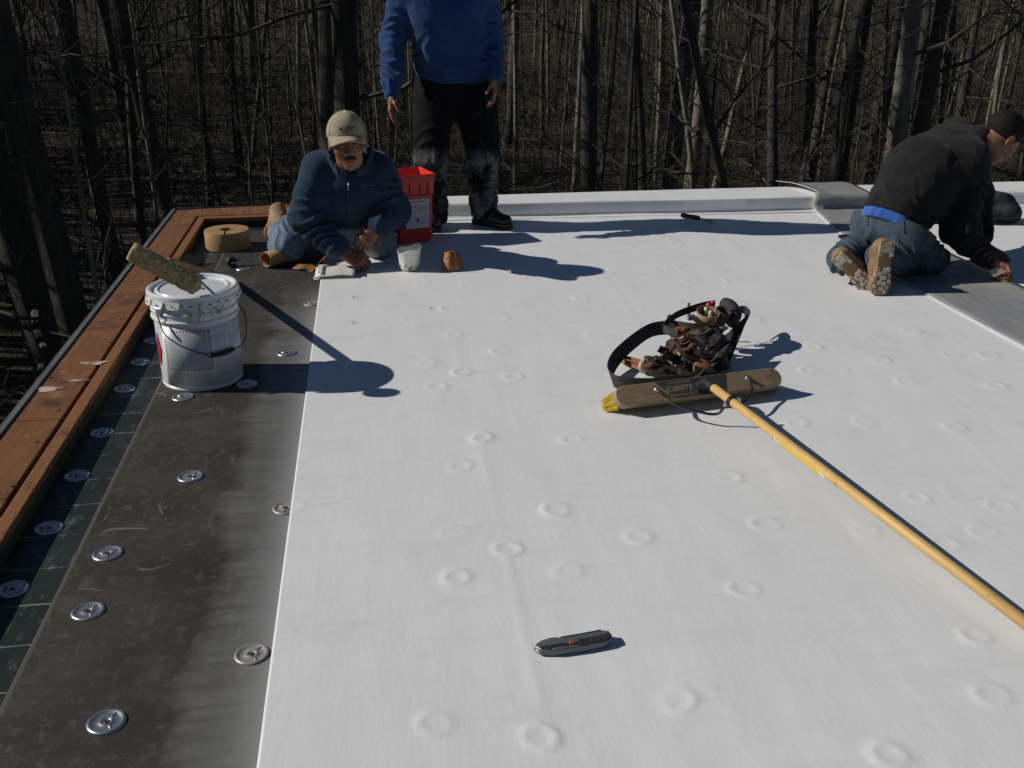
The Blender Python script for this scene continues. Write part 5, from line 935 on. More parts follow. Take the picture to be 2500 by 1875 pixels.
navyf = cloth('navy_fleece', (.0115, .034, .066), (.008, .024, .048), 14, (.016, .044, .080), .52, .68, 6, .5, 150, .08); S = SDF((-.62, 4.86, .02), (.33, 5.80, .80), .007)
wst = pelv + [.01, -.06, .06]; S.cone(wst, mid + [0, .06, -.075], .150, .150, .05, fold=(.014, .10, .6, .3, .5), flat=((1, 0, 0), 1.12)); S.cone(mid + [-.06, .03, -.07], mid + [.06, .03, -.07], .125, .125, .05); S.cone(lsh + [.02, .015, -.005], nb + [-.03, .03, -.035], .080, .060, .06); S.cone(rsh + [-.02, .015, -.005], nb + [.03, .03, -.035], .080, .060, .06)
S.cone(mid + [-.03, .05, -.12], V3(-.15, 5.36, .22), .150, .150, .05, fold=(.014, .08, .3, .6, .5)); S.cut(wst + [0, .02, 0], (wst - mid) + [0, 0, -.3]); S.cut((0, 0, .17), (0, 0, -1))
for a, b_, c_, w2 in ((lsh, lel, lwr, 1), (rsh, rel, rwr, 1)):
    S.cone(a, b_, .084, .078, .05, fold=(.012, .07, .8, .9, .6)); e_ = c_ + (b_ - c_) * .20; S.cone(b_, e_, .080, .060, .03, fold=(.014, .052, .7, .45, .6)); S.cone(e_, c_ + (b_ - c_) * .08, .050, .044, .015)
for q in range(20):                                           # stand-up collar, open at the front
    t = math.pi * (-.36 + 1.72 * q / 19); fr_ = max(0, -math.sin(t)); a = nb + V3(.082 * math.cos(t), .066 * math.sin(t) - .030, -.045 - .015 * fr_); b2 = nb + V3(.100 * math.cos(t), .086 * math.sin(t) - .048, .058 - .060 * fr_ - .012 * (1 - math.sin(t))); S.cone(a, b2, .013, .0085, .010)
S.crumple(.008, 19, 12); S.crumple(.003, 50, 13); wear('jacket', S, navyf, man, base)
jn = newmat('faded_jeans', .9)[0]; n = NT(jn); co = n.coord('Object'); c = n.mix(n.rng(n.noise(co, 7, 6, .65), .35, .65), (.16, .215, .285), (.095, .135, .20)); c = n.mix(n.rng(n.noise(co, 4, 5, .6), .50, .64), c, (.235, .245, .245)); c = n.mix(n.rng(n.noise(n.coord('Object', (2, 2, 5)), 11, 5), .62, .72), c, (.05, .07, .11)); n.link(c, n.b.inputs['Base Color']); n.bump(n.noise(co, 260, 3), .35, .002)
S = SDF((-.75, 5.05, .0), (.32, 5.98, .55), .007); S.cone(lhp + [.02, 0, .03], rhp + [-.02, 0, .03], .135, .135, .05); S.cone(V3(-.27, 5.40, .15), V3(-.04, 5.40, .15), .105, .105, .05)
for h_, k_, a_ in ((lhp, lkn, lan), (rhp, rkn, ran_)): S.cone(h_, k_ + [0, .01, .0], .110, .084, .04, fold=(.010, .075, .8, .7, .5)); S.cone(k_ + [0, .01, -.01], a_ + [0, -.02, .005], .078, .066, .03, fold=(.010, .05, .5, .6, .6))
S.crumple(.005, 26, 17); S.cut((0, 0, .011), (0, 0, -1)); wear('jeans', S, jn, man, base)
tanb = mat('tan_boot_leather', (.30, .20, .11), (.21, .135, .07), 16, .75, bump=.2, bscale=50, bdist=.003); tsol = mat('gum_sole', (.24, .15, .08), (.18, .105, .05), 16, .65)
bt = boot(man, base, (-.545, 5.80, .155), (-.575, 5.72, .02), (.35, -.85, .1), tanb, tsol, lan + [0, .03, .02], None, .20, .048); boot(man, base, (.02, 5.86, .14), (.015, 5.80, .015), (0, -.9, .25), tanb, tsol, ran_ + [0, .03, .02], None, .20, .048)
# cap
capm = cloth('khaki_cap', (.36, .31, .215), (.29, .245, .165), 10, (.40, .355, .26), .55, .7, 14, .25, 300, .1); b = MB(base); CC = lambda x, y, z: P(x, y, z); V = []; nu, nv_ = 36, 11
for j in range(nv_ + 1):
    ph = math.pi / 2 * j / nv_
    for i in range(nu):
        t = 2 * math.pi * i / nu; rr = math.cos(ph) ** .85 if j < nv_ else .0; sq = 1 + .012 * math.cos(6 * t) + .012 * math.sin(3 * t + 1); V.append(CC(.087 * rr * math.cos(t) * sq, -.012 + .105 * rr * math.sin(t) * sq, .030 + .006 * math.sin(t) + .100 * math.sin(ph) ** 1.0 * (1 + .02 * math.sin(4 * t)) - (.0 if j else .004)))
b.add(V, [(j * nu + i, j * nu + (i + 1) % nu, (j + 1) * nu + (i + 1) % nu, (j + 1) * nu + i) for j in range(nv_) for i in range(nu)]); cap = b.build('cap', capm, man, smooth=True); sd = cap.modifiers.new('t', 'SOLIDIFY'); sd.thickness = .004; sd.offset = -1
b = MB(base); V = []; nu2, nv2 = 24, 8
for j in range(nv2 + 1):
    v_ = j / nv2
    for i in range(nu2 + 1):
        u_ = -1 + 2 * i / nu2; x = .082 * u_ * (1 - .04 * v_); y = -.012 + .105 * math.sqrt(max(0, 1 - (u_ * .94) ** 2)) - .004 + v_ * .070 * math.sqrt(max(.0, 1 - .80 * u_ * u_)); z = .044 - .034 * u_ * u_ * (v_ ** .7 + .12) - .010 * v_ - .004; V.append(CC(x, y, z))
b.add(V, [(j * (nu2 + 1) + i, j * (nu2 + 1) + i + 1, (j + 1) * (nu2 + 1) + i + 1, (j + 1) * (nu2 + 1) + i) for j in range(nv2) for i in range(nu2)]); br_ = b.build('brim', capm, cap, smooth=True); sd = br_.modifiers.new('t', 'SOLIDIFY'); sd.thickness = .0045; sd.offset = 0
b = MB(base); b.lathe([(.009, 0), (.009, .004), (.005, .007), (0, .0075)], 14, CC(0, -.012, .128), Bh); b.build('cap_button', capm, cap, smooth=True)
for k in range(6):
    t = math.pi * (k / 3 + .5); b = MB(base); b.tube([CC(.0885 * math.cos(ph) ** .85 * math.cos(t), -.012 + .1065 * math.cos(ph) ** .85 * math.sin(t), .030 + .102 * math.sin(ph)) for ph in np.linspace(.05, 1.5, 9)], .0012, 5); b.build('seam', mat('cap_seam', (.24, .20, .13), None, 20, .9), cap, smooth=True)
emb = mat('cap_embroidery', (.045, .035, .03), None, 30, .8); embr = mat('cap_embroidery_red', (.22, .05, .05), None, 30, .8)
def on_cap(a, z): ph = math.asin(min(1, (z - .030) / .100)); rr = math.cos(ph) ** .85; t = math.pi / 2 + a; return CC(.0885 * rr * math.cos(t) * 1.01, -.012 + .1065 * rr * math.sin(t) * 1.01, z + .004)
for k in range(7):
    a = .42 - k * .13; z0 = .062 + .001 * math.sin(k * 2)
    for st in (((0, 0), (0, .013)), ((0, .013), (-.05, .013)), ((-.05, .013), (-.05, .005)), ((0, .006), (-.06, .002)))[:(4 if k % 2 else 3)]: b = MB(base); b.tube([on_cap(a + st[0][0], z0 + st[0][1]), on_cap(a + st[1][0], z0 + st[1][1])], .0011, 5); b.build('embroidered_stroke', emb, cap)
for k in range(5): b = MB(base); b.tube([on_cap(.30 - k * .13, .053), on_cap(.24 - k * .13, .057), on_cap(.20 - k * .13, .054)], .0011, 5); b.build('embroidered_stroke', embr, cap)
S = SDF(hc - .16, hc + .16, .005)
S.ball(P(0, -.022, .022), V3(.082, .101, .075) * s_, .01, rot=Bh); S.cut(P(0, .018, .0), Bh @ V3(0, 1, 0)); S.cut(P(0, 0, .05), Bh @ V3(0, 0, 1)); S.cut(P(0, 0, -.035), Bh @ V3(0, 0, -1)); S.crumple(.002, 150, 4); wear('hair', S, hairm, man, base)
# zip and chest lettering on the jacket front
def drape(o, px, py):
    """point on the front of mesh object o seen at the pixel"""
    d = Vector(ray(px, py).tolist()).normalized(); Mi = o.matrix_world.inverted() if False else Matrix.Translation(-Vector(base)); ok, loc, nr, _ = o.ray_cast(Mi @ Vector(CAM.tolist()), d); return (np.array(loc) + base, np.array(nr)) if ok else (None, None)
jk = [c for c in man.children if c.name.startswith('jacket')][0]; bpy.context.view_layer.update()
pts = []
for py in range(425, 535, 10):
    q, nr = drape(jk, 852 - (py - 425) * .05, py)
    if q is not None: pts.append(q + nr * .002)
if len(pts) > 3: b = MB(base); b.tube(pts, .0028, 6); b.build('zip', mat('zip_dark', (.01, .012, .016), None, 30, .4), jk, smooth=True); b = MB(base); b.tube(pts[2:5], .0036, 6); b.build('zip_pull', mat('zip_pull', (.28, .3, .32), None, 9, .3, .8), jk, smooth=True)
q, nr = drape(jk, 900, 453)
if q is not None:
    o = link_mesh('chest_lettering', text_mesh('Columbia', .017), mat('thread_grey', (.10, .13, .17), None, 9, .8), jk); Bz = basis(-nr, (0, 0, 1)); o.rotation_euler = Matrix(np.stack([Bz[:, 0], Bz[:, 2], nr / np.linalg.norm(nr)], 1).tolist()).to_euler(); o.location = Vector((q + nr * .004 - base).tolist())
# ---------------------------------------------------------------- 3. kneeling man in black, seen from behind
pl = V3(2.505, 4.63, .228); fa = V3(.93, .37, 0); rv = V3(.37, -.93, 0); lhp, rhp = pl - rv * .10, pl + rv * .10; rkn, lkn = V3(2.715, 4.60, .085), V3(2.56, 4.92, .085); ran_, lan = V3(2.335, 4.395, .150), V3(2.19, 4.47, .125)
rsh, lsh = AY(2365, 392, 4.70), AY(2335, 335, 5.00); rel, rwr = AY(2342, 560, 4.56), AY(2418, 640, 4.47); lel, lwr = V3(3.18, 5.03, .30), V3(3.16, 4.86, .06); md = (rsh + lsh) / 2; base = V3(2.55, 4.65, .01)
hc = AY(2444, 338, 4.84); Bh = basis((.66, .12, -.75), (.65, .05, .75)); nb = md + V3(.07, .0, .03)
S, P = head_net(hc, Bh, 1.05, .0045); S.cone(P(0, -.03, -.06), nb, .055, .065, .03); nets = [S.net()]; S = SDF((2.0, 4.2, 0), (3.4, 5.3, .85), .014)
skin_limb(S, (pl, .12), ((pl + md) / 2, .12), (md - [.05, 0, .03], .11), (nb, .055), (hc, .05)); skin_limb(S, (rsh, .05), (rel, .04), (rwr, .027)); skin_limb(S, (lsh, .05), (lel, .04), (lwr, .027)); skin_limb(S, (lhp, .08), (lkn, .05), (lan, .035)); skin_limb(S, (rhp, .08), (rkn, .05), (ran_, .035)); S.cone(lsh, rsh, .06, .06, .05); nets.append(S.net())
bp = AY(2440, 700, 4.42); bp[2] = .035; hd3 = bp + V3(0, .02, .03) - rwr; S = SDF(rwr - .16, rwr + .16, .003); S.cone(rwr + (rel - rwr) * .3, rwr, .031, .026, .01); hand_net(S, rwr, hd3 / np.linalg.norm(hd3), (.75, .45, .30), -1, (.75, .8, .85, .9), .95, .3); nets.append(S.net())
S = SDF(lwr - .16, lwr + .16, .004); hand_net(S, lwr, (.2, -.8, -.15), (0, 0, 1), -1, (.15, .15, .15, .15), .95, .1); S.cut((0, 0, .012), (0, 0, -1)); nets.append(S.net())
man = person_root('man in black sweatshirt kneeling with his back turned, brushing the grey strip', base, nets)
face_details(man, base, P, Bh, 1.05)
S = SDF(hc - .17, hc + .17, .005); S.ball(P(0, -.020, .042), V3(.080, .100, .086) * 1.05, .01, rot=Bh); S.cut(P(0, .055, .045), Bh @ V3(0, .85, -.5)); S.cut(P(0, .0, -.012), Bh @ V3(0, .55, -1)); S.crumple(.0028, 130, 9)
for q in (-1, 1): S.ball(P(q * .085, -.004, -.012), V3(.022, .026, .034) * 1.05, .006, True, rot=Bh)
wear('hair', S, hairm, man, base)
blk2 = cloth('black_sweatshirt', (.0105, .0105, .0105), (.007, .007, .0073), 9, (.016, .0155, .015), .55, .7, 5, .4, 240, .05); S = SDF((2.1, 4.2, .0), (3.45, 5.35, .90), .0075); td = md - pl; td /= np.linalg.norm(td); wst = pl + td * .06 + [0, 0, .060]
S.cone(wst - td * .12 - [0, 0, .0], wst + td * .05, .135, .155, .06); S.cone(wst - td * .06 - [0, 0, .01], wst + td * .18, .150, .175, .05, fold=(.010, .09, .5, .3, .5)); S.cone(wst + td * .15, md - td * .10 + [0, 0, -.01], .180, .150, .06, fold=(.013, .12, .9, .8, .5)); S.cone(rsh - td * .05, lsh - td * .06 - [0, 0, .01], .105, .100, .10); S.cone(wst + td * .20 - rv * .04 + [0, 0, .055], md - td * .06 - rv * .07 + [0, 0, .005], .150, .118, .10); S.cone(md - td * .02, nb + td * .03, .09, .066, .04); S.cut(wst - td * .075, -td + V3(0, 0, -.75))
S.cone(rsh, rel, .104, .086, .035, fold=(.014, .075, 1.0, .75, .6)); e_ = rwr + (rel - rwr) * .18; S.cone(rel, e_, .082, .052, .03, fold=(.012, .05, .5, .6, .6)); S.cone(e_, rwr + (rel - rwr) * .06, .044, .038, .012); S.cone(lsh, lel, .10, .08, .035); S.cone(lel, lwr + (lel - lwr) * .2, .075, .05, .03); S.crumple(.007, 20, 22); S.crumple(.003, 55, 23); wear('sweatshirt', S, blk2, man, base)
S = SDF((2.1, 4.2, .1), (3.0, 5.1, .75), .0075); S.cone(pl - td * .02 + [0, 0, .035], wst + td * .05,   .151, .151, .04, fold=(.006, .05, .5, .3, .6)); S.cut(wst - td * .125, -td + V3(0, 0, -.75)); S.crumple(.003, 34, 3); wear('shirt_hem', S, cloth('bright_blue_shirt', (.020, .105, .42), (.015, .075, .33), 9), man, base)
dj2 = newmat('dark_blue_jeans', .9)[0]; n = NT(dj2); co = n.coord('Object'); c = n.mix(n.rng(n.noise(co, 6, 6, .65), .35, .65), (.040, .068, .095), (.022, .040, .060)); c = n.mix(n.rng(n.noise(co, 5, 5, .6), .54, .70), c, (.065, .095, .12)); n.link(c, n.b.inputs['Base Color']); n.bump(n.noise(co, 260, 3), .35, .002)
S = SDF((1.95, 4.15, .0), (3.0, 5.2, .60), .0075); S.cone(lhp + rv * .01, rhp - rv * .01, .124, .124, .05, fold=(.008, .09, .8, .5, .6)); S.cone(pl + [0, 0, .02], pl + td * .10 + [0, 0, .02], .128, .130, .05, fold=(.008, .07, .5, .3, .5))
for h_, k_, a_ in ((lhp, lkn, lan), (rhp, rkn, ran_)): S.cone(h_, k_, .112, .088, .04, fold=(.014, .08, .8, .6, .6)); S.cone(k_, a_, .085, .068, .03, fold=(.014, .055, .6, .6, .6))
S.crumple(.009, 22, 27); S.cut((0, 0, .012), (0, 0, -1)); S.cut(wst - td * .090, td + V3(0, 0, .75)); wear('jeans', S, dj2, man, base)
jn3 = [c for c in man.children if c.name.startswith('jeans')][0]; bpy.context.view_layer.update(); st_ = mat('jeans_stitch', (.10, .10, .075), (.05, .06, .06), 40, .9); wb = mat('jeans_waistband', (.030, .050, .070), (.020, .036, .054), 30, .9)
def on_jeans(pix, r_, name, m_, k=5):
    P3 = []
    for q in smooth_curve([V3(a, b, 0) for a, b in pix], k):
        p, nr = drape(jn3, q[0], q[1])
        if p is not None: P3.append(p + nr * r_ * .3)
    if len(P3) > 3: b = MB(base); b.tube(P3, r_, 6); b.build(name, m_, jn3, smooth=True)
on_jeans([(2126, 540), (2140, 590), (2160, 650)], .0022, 'seam', st_); on_jeans([(2190, 560), (2240, 568), (2262, 572)], .0018, 'pocket_seam', st_); on_jeans([(2190, 560), (2195, 610), (2215, 625)], .0018, 'pocket_seam', st_)
for px in (2118, 2205, 2265): on_jeans([(px, 516 + (px - 2085) * .2), (px + 2, 530 + (px - 2085) * .2), (px + 3, 545 + (px - 2085) * .2)], .0045, 'belt_loop', wb)
on_jeans([(2088, 528), (2130, 540), (2200, 556), (2270, 568)], .0026, 'waist_seam', st_)
sol = mat('boot_sole_tan', (.27, .165, .085), (.20, .115, .055), 14, .7, bump=.2); lg1 = mat('lug_cream', (.56, .51, .43), (.40, .34, .27), 18, .75); lg2 = mat('lug_tan', (.42, .33, .22), (.30, .22, .14), 18, .75)
LUGS = [(-.37, 0, .17, .36, lg1), (-.44, .50, .08, .20, lg2), (-.44, -.50, .08, .20, lg2), (-.34, .56, .10, .17, lg2), (-.34, -.56, .10, .17, lg1), (-.25, .52, .07, .20, lg1), (-.25, -.52, .07, .20, lg2)]
for i_, x in enumerate((.02, .12, .22, .32, .41)):
    w_ = (.62, .80, .86, .74, .48)[i_]; LUGS += [(x, w_ * .82, .075, .16, (lg1, lg2)[i_ % 2]), (x, -w_ * .82, .075, .16, (lg2, lg1)[i_ % 2])]
LUGS += [(.05, .16, .09, .20, lg1), (.09, -.26, .08, .18, lg1), (.16, .05, .08, .30, lg1), (.25, -.22, .08, .22, lg1), (.27, .25, .08, .20, lg1), (.36, .02, .07, .26, lg1), (.43, .0, .05, .22, lg2)]
hl = mat('boot_upper_tan', (.24, .155, .085), (.17, .105, .055), 14, .75, bump=.2)
hR, tR = AY(2168, 588, 4.285), AY(2146, 722, 4.262); boot(man, base, hR, tR + [0, 0, .0], (.12, .95, .20), hl, sol, ran_ + [0, .02, 0], LUGS, .262, .047)
hL, tL = AY(2036, 618, 4.38), AY(2138, 716, 4.345); boot(man, base, hL, tL, (.20, .90, .30), hl, sol, lan + [0, .02, 0], LUGS, .262, .047)
# brush held by the man in black
pb = thing('paint_brush', 'short bristled paint brush held by the man in black', 'brush', (bp[0], bp[1], .015)); o0 = V3(bp[0], bp[1], .015); bx = V3(.97, -.15, .05); bx /= np.linalg.norm(bx); bz = rwr + V3(.0, .0, .03) - bp; bz /= np.linalg.norm(bz); by = np.cross(bz, bx); by /= np.linalg.norm(by); bx = np.cross(by, bz); M3 = np.stack([bx, by, bz], 1)
b = MB(o0); b.box(bp + bz * .024, (.095, .028, .042), M3); b.build('ferrule', mat('brush_ferrule', (.52, .48, .32), (.38, .34, .22), 20, .5), pb, bevel=.003)
b = MB(o0); b.tube([bp + bz * .035, bp + bz * .06, bp + bz * .11, bp + bz * .145], [.016, .010, .012, .008], 10); b.build('handle', mat('brush_handle', (.10, .11, .12), None, 9, .4), pb, smooth=True)
b = MB(o0)
for k in range(260): x, y = rng.uniform(-.04, .04), rng.uniform(-.010, .010); p = bp + M3 @ V3(x, y, .006); q = bp + M3 @ V3(x * 1.1 + rng.normal() * .003, y * 1.4, -.022 - rng.uniform(0, .006)); q[2] = max(q[2], .014); b.tube([p, q], .0011, 3, cap=False)
bb = b.build('bristles', mat('brush_bristle', (.09, .075, .05), None, 9, .6), pb); bb['kind'] = 'stuff'
# ================================================================ THE WOOD
bark = newmat('bark', .9)[0]; n = NT(bark); oi = n.node('ShaderNodeObjectInfo'); co = n.coord('Object', (9, 9, 1.2))
t_ = n.noise(co, 3.0, 6, .7); c1 = n.mix(oi.outputs['Random'], (.058, .050, .035), (.112, .100, .074)); c2 = n.mix(oi.outputs['Random'], (.018, .015, .010), (.042, .037, .026))
c = n.mix(n.rng(t_, .35, .65), c1, c2); c = n.mix(n.math('MULTIPLY', n.rng(n.noise(n.coord('Object'), 1.4, 4), .55, .7), .5), c, (.06, .068, .045))
n.link(c, n.b.inputs['Base Color']); n.bump(t_, 1.0, .04)
pbark = mat('pale_bark', (.20, .182, .138), (.105, .092, .066), 5, .85, stretch=(1, 1, .4), bump=.5, bdist=.02)
twigm = mat('twig_bark', (.060, .053, .036), (.031, .027, .018), 3, .9)
trng = np.random.default_rng(11)
def wander(p, d, L, k, wob, up=0.0):
    P = [np.array(p, float)]; d = np.array(d, float); d /= np.linalg.norm(d)
    for i in range(k):
        d = d + trng.normal(size=3) * wob + np.array([0, 0, up]); d /= np.linalg.norm(d); P.append(P[-1] + d * L / k)
    return P
def tree_meshes(name, H, r0, first, nb, blen, low=0, bend=.02, sides=9):
    T = MB(); P = wander((0, 0, -.3), (trng.normal() * .02, trng.normal() * .02, 1), H, 16, bend, .02)
    rad = [r0 * (1.35 if i == 0 else 1.0) * (1 - .80 * (i / 16) ** 1.15) for i in range(17)]; T.tube(P, rad, sides)
    B = MB()
    def at(t):
        i = min(int(t * 16), 15); f = t * 16 - i; return P[i] * (1 - f) + P[i + 1] * f, rad[i] * (1 - f) + rad[i + 1] * f
    def branch(p, d, L, r, lev):
        Q = wander(p, d, L, 5 if lev < 2 else 3, .16 + .06 * lev, .05)
        B.tube(Q, [r * (1 - .8 * i / (len(Q) - 1)) for i in range(len(Q))], 5 if lev == 0 else (4 if lev == 1 else 3), cap=False)
        if lev < 2:
            for k in range(5 if lev == 0 else 4):
                i = trng.integers(1, len(Q)); q = Q[i]; dd = Q[i] - Q[i - 1]; dd /= np.linalg.norm(dd)
                side = trng.normal(size=3); side -= dd * (side @ dd); side /= np.linalg.norm(side)
                branch(q, dd * .75 + side * .8, L * trng.uniform(.3, .55), r * .42, lev + 1)
    for k in range(nb + low):
        t = trng.uniform(first, .97) if k < nb else trng.uniform(.06, first); p, r = at(t); a = trng.uniform(0, 2 * math.pi); up = trng.uniform(.15, .95)
        L = blen * trng.uniform(.5, 1.1) * (1.15 - .75 * t) * (.75 if k >= nb else 1)
        branch(p, (math.cos(a), math.sin(a), up if k < nb else up * .5), L, max(.005, min(r * .4, L * .0095)), 0)
    return T.mesh(name + '_trunk', True), B.mesh(name + '_crown', False)
KINDS = {'big': [tree_meshes('big', 21, .19, .33, 15, 5.5, low=2, bend=.012, sides=11) for _ in range(3)],
         'mid': [tree_meshes('mid', 15, .085, .25, 13, 3.6, low=4, bend=.020) for _ in range(4)],
         'thin': [tree_meshes('thin', 9.5, .04, .16, 16, 2.2, low=4, bend=.034, sides=6) for _ in range(4)]}
for kd in KINDS.values():
    for a, b in kd: a.materials.append(bark); b.materials.append(twigm)
PALE = {}
def place_tree(kind, vi, x, y, scale, rz, lean=(0, 0), label=None, group=None, pale=False, name='bare_tree', trunk_scale=1.0):
    a, b = KINDS[kind][vi]
    root = thing(name, label, 'tree', (x, y, float(terrain_z(np.float64(x), np.float64(y)))), (lean[0], lean[1], rz), group); root.scale = (scale * trunk_scale, scale * trunk_scale, scale)
    if pale:
        if (kind, vi) not in PALE:
            q = a.copy(); q.materials.clear(); q.materials.append(pbark); PALE[(kind, vi)] = q
        a = PALE[(kind, vi)]
    t = bpy.data.objects.new('trunk', a); COL.objects.link(t); t.parent = root
    c = bpy.data.objects.new('crown', b); COL.objects.link(c); c.parent = root; return root
def ray_xy(px, py, dist):
    d = ray(px, py); s = dist / math.hypot(d[0], d[1]); return CAM[0] + d[0] * s, CAM[1] + d[1] * s
def clears_sun(x, y, margin=1.6):
    """true when the tree's shadow cannot reach the roof (the photograph's roof is in full sun)"""
    q = y - math.tan(YAW) * (-x)
    return q > 6.6 + margin or x > 7
# (pixel x, pixel y, distance, kind, wanted radius m at eye level, lean about the view axis in degrees, label, pale)
NAMED = [
 (40, 520, 15.5, 'big', .27, -5, 'dark thick tree trunk nearest the left picture edge', 0),
 (125, 560, 14.0, 'big', .22, -4, 'dark thick trunk just right of the leftmost tree, behind the parapet', 0),
 (205, 330, 19.0, 'mid', .13, -5, 'slim dark leaning trunk between the thick left trees and the straight one', 0),
 (352, 250, 18.0, 'big', .14, -5, 'straight dark trunk rising behind the parapet corner', 0),
 (770, 160, 16.5, 'big', .16, 0, 'tall dark trunk behind the tan cap, left one of the close pair', 0),
 (833, 160, 15.2, 'big', .20, 0, 'tall dark trunk behind the tan cap, right one of the close pair', 0),
 (1452, 230, 19.0, 'big', .16, 0, 'stout trunk standing alone right of the standing man', 0),
 (1700, 230, 24.0, 'mid', .16, 0, 'pale straight trunk behind the middle of the white parapet', 1),
 (1728, 380, 23.0, 'thin', .075, 1, 'thin pale trunk close beside the pale straight one', 1),
 (1753, 380, 22.0, 'thin', .07, 1, 'second thin pale stem right of the pale straight trunk', 1),
 (1715, 200, 17.0, 'mid', .085, -14, 'slanting dark trunk crossing in front of the pale trunk', 0),
 (1552, 280, 20.0, 'mid', .09, -6, 'curved grey trunk leaning left behind the white parapet', 0),
 (1910, 240, 21.0, 'mid', .11, -3, 'medium trunk leaning slightly left, midway along the white parapet', 0),
 (1972, 300, 24.0, 'mid', .11, 2, 'medium trunk left of the thick one near the folded grey strip', 0),
 (2016, 300, 23.0, 'mid', .11, 4, 'medium leaning trunk touching the thick one near the folded grey strip', 0),
 (2070, 230, 18.5, 'big', .16, 2, 'thick lit trunk above the folded grey membrane strip', 0),
 (2212, 160, 18.0, 'big', .15, 0, 'thick pale trunk above the back of the man in black, left of the pair', 1),
 (2257, 150, 19.0, 'big', .145, 0, 'thick dark trunk above the back of the man in black, right of the pair', 0),
 (2300, 150, 22.0, 'thin', .09, 6, 'slim pale trunk leaning right above the man in black', 1),
 (2450, 160, 22.0, 'thin', .06, 1, 'thin pale trunk above the head of the man in black', 1),
 (195, 700, 13.0, 'thin', .035, -6, 'slender lit sapling beside the thick dark trunks on the left', 1),
 (415, 330, 17.5, 'thin', .04, 6, 'slender pale sapling right of the straight trunk behind the corner', 1),
]
BASE_R = {'big': .19 * .93, 'mid': .085 * .9, 'thin': .04 * .9}
taken = []
for i, (px, py, dist, kind, rad_, lean, lab, pale) in enumerate(NAMED):
    x, y = ray_xy(px, py, dist); sc = {'big': 1.0, 'mid': 1.05, 'thin': 1.1}[kind]; ts = rad_ / (BASE_R[kind] * sc)
    # lean: shift the base so the trunk passes through the pixel at the height seen there
    h = (CAM_H + dist * ray(px, py)[2] / math.hypot(*ray(px, py)[:2])) - float(terrain_z(np.float64(x), np.float64(y))); sh = math.tan(R(lean)) * h
    x -= rt[0] * sh; y -= rt[1] * sh
    r = place_tree(kind, i % len(KINDS[kind]), x, y, sc, 0.0, (0, 0), lab, None, bool(pale), 'pale_tree' if pale else 'bare_tree', ts)
    r.rotation_euler = (Matrix.Rotation(R(lean), 3, Vector((-rt[1], rt[0], 0))) @ Matrix.Rotation(trng.uniform(0, 6.28), 3, 'Z')).to_euler()
    taken.append((x, y))
def in_view(x, y, pad=.03):
    q = np.array([x, y, 0]); f = q @ np.array([math.sin(YAW), math.cos(YAW), 0]); s = q @ rt; return f > 8 and abs(s) < f * (.57 + pad)
cnt = 0; tries = 0
while cnt < 265 and tries < 9000:
    tries += 1
    d = math.sqrt(trng.uniform(13 ** 2, 62 ** 2)); th = YAW + trng.uniform(-.56, .54); x, y = d * math.sin(th), d * math.cos(th)
    if not clears_sun(x, y) or y < 9.5: continue
    md = .55 + d * .012
    if any((x - a) ** 2 + (y - b) ** 2 < md ** 2 for a, b in taken): continue
    kind = trng.choice(['big', 'mid', 'thin'], p=[.06, .30, .64] if d > 22 else [.01, .17, .82]); taken.append((x, y)); cnt += 1
    pale = trng.random() < .24
    pxz = 1250 + F_PX * math.tan(th - YAW)
    zone = next(z for lim, z in ((120, 'by the left picture edge'), (330, 'left of the parapet corner'), (520, 'above the parapet corner'), (720, 'between the corner and the man in the cap'), (960, 'behind the man in the cap'), (1250, 'behind the standing man'), (1450, 'just right of the standing man'), (1650, 'left of the middle of the white parapet'), (1850, 'behind the middle of the white parapet'), (2060, 'left of the folded grey strip'), (2250, 'behind the back of the man in black'), (9999, 'behind the head of the man in black')) if pxz < lim)
    what = {'big': 'thick trunk', 'mid': 'medium trunk', 'thin': 'thin sapling'}[kind]; dl = 'near' if d < 24 else ('middle-distance' if d < 40 else 'far')
    place_tree(kind, trng.integers(len(KINDS[kind])), x, y, trng.uniform(.8, 1.2), trng.uniform(0, 6.28), (trng.normal() * .022, trng.normal() * .022),
               f'{dl} {"pale" if pale else "dark"} {what} {zone}', f'{dl} {"pale" if pale else "dark"} {kind} trees {zone}', bool(pale), 'pale_tree' if pale else 'bare_tree', trng.uniform(.75, 1.25))
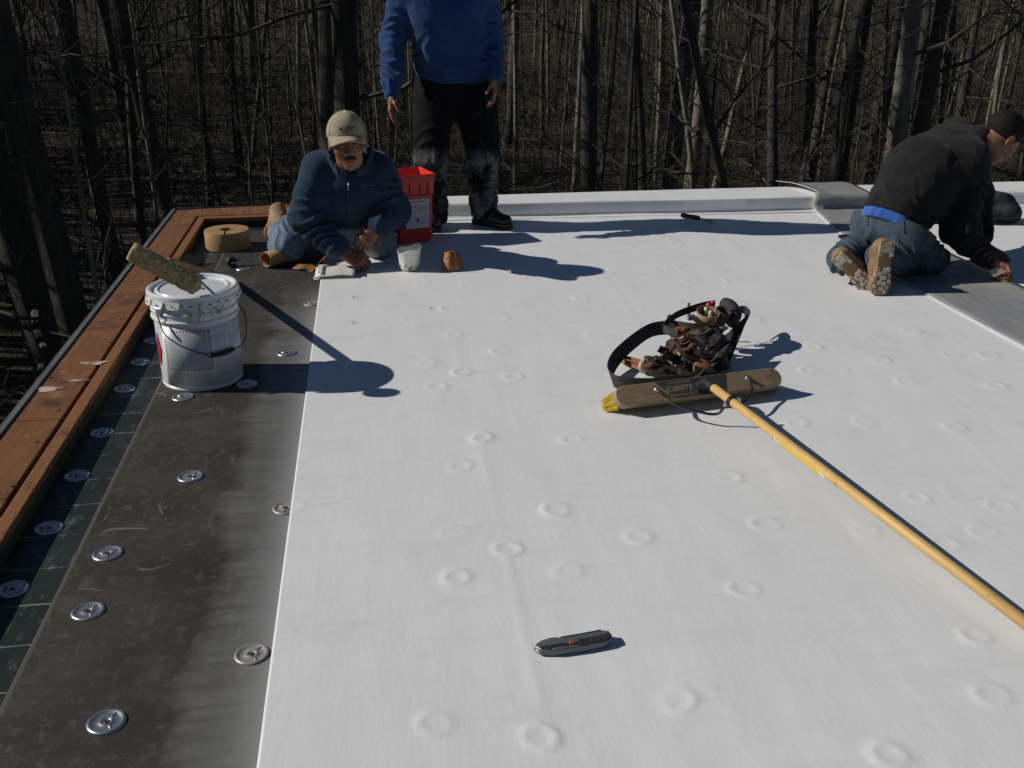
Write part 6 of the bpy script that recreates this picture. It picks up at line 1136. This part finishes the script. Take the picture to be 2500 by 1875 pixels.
# far wood and the trees out of frame that shade it: one mass
W = MB(); Tm = []
def quick_tree(x, y, H, r):
    z = float(terrain_z(np.float64(x), np.float64(y))); P = wander((x, y, z - .3), (trng.normal() * .04, trng.normal() * .04, 1), H, 6, .05, .02)
    W.tube(P, [r * (1 - .8 * i / 6) for i in range(7)], 5, cap=False)
    for k in range(9):
        i = trng.integers(1, 6); a = trng.uniform(0, 6.28); L = H * trng.uniform(.10, .25)
        Q = wander(P[i], (math.cos(a), math.sin(a), trng.uniform(.2, 1.1)), L, 3, .2, .05); W.tube(Q, [r * .34 * (1 - .28 * j) for j in range(4)], 3, cap=False)
        for e in range(2):
            Q2 = wander(Q[1 + e], trng.normal(size=3) + (0, 0, .5), L * .5, 2, .2, .05); W.tube(Q2, [r * .12, r * .08, r * .03], 3, cap=False)
for k in range(1250):
    d = math.sqrt(trng.uniform(60 ** 2, 135 ** 2)); th = YAW + trng.uniform(-.58, .56); quick_tree(d * math.sin(th), d * math.cos(th), trng.uniform(9, 19), trng.choice([.05, .07, .10, .16], p=[.4, .3, .2, .1]))
n_out = 0
while n_out < 520:
    x, y = trng.uniform(-62, -3), trng.uniform(9, 75)
    if in_view(x, y) or not clears_sun(x, y, 3): continue
    n_out += 1; quick_tree(x, y, trng.uniform(15, 24), trng.choice([.08, .15, .24]))
tag(W.build('far_wood', twigm, smooth=True), 'dense mass of bare trunks and branches deep in the wood', 'wood', kind='stuff')
U = MB()                                                            # undergrowth of fine twigs
for k in range(2600):
    d = math.sqrt(trng.uniform(15 ** 2, 60 ** 2)); th = YAW + trng.uniform(-.57, .55); x, y = d * math.sin(th), d * math.cos(th)
    if y < 10: continue
    z = float(terrain_z(np.float64(x), np.float64(y))); H = trng.uniform(.8, 3.6); P = wander((x, y, z - .1), (trng.normal() * .3, trng.normal() * .3, 1), H, 4, .14, .02)
    r = trng.uniform(.006, .014) * (1 + d / 50); U.tube(P, [r, r * .8, r * .6, r * .45, r * .25], 3, cap=False)
    for e in range(5):
        i = trng.integers(1, 5); Q = wander(P[i], trng.normal(size=3) + (0, 0, .5), H * trng.uniform(.2, .45), 3, .2); U.tube(Q, [r * .5, r * .4, r * .3, r * .15], 3, cap=False)
tag(U.build('undergrowth', twigm), 'tangle of thin bare brush covering the forest floor', 'brush', kind='stuff')
for k, (px, py) in enumerate([(1290, 390), (640, 330), (1850, 360), (2330, 300), (420, 420)]):   # fallen trunks on the litter
    d = G(px, py, -4.9); L = trng.uniform(3, 6); a = trng.uniform(-.5, .5); mb = MB((d[0], d[1], 0))
    zz = [float(terrain_z(np.float64(d[0] + math.cos(a) * s), np.float64(d[1] + math.sin(a) * s))) for s in np.linspace(-L / 2, L / 2, 7)]
    mb.tube([(d[0] + math.cos(a) * s, d[1] + math.sin(a) * s, zz[i] + .07 + .03 * math.sin(i)) for i, s in enumerate(np.linspace(-L / 2, L / 2, 7))], [.10, .10, .09, .09, .08, .07, .05], 8)
    tag(mb.build('fallen_log', bark, smooth=True), 'fallen log lying on the leaf litter in the wood', 'log', 'fallen logs in the wood')
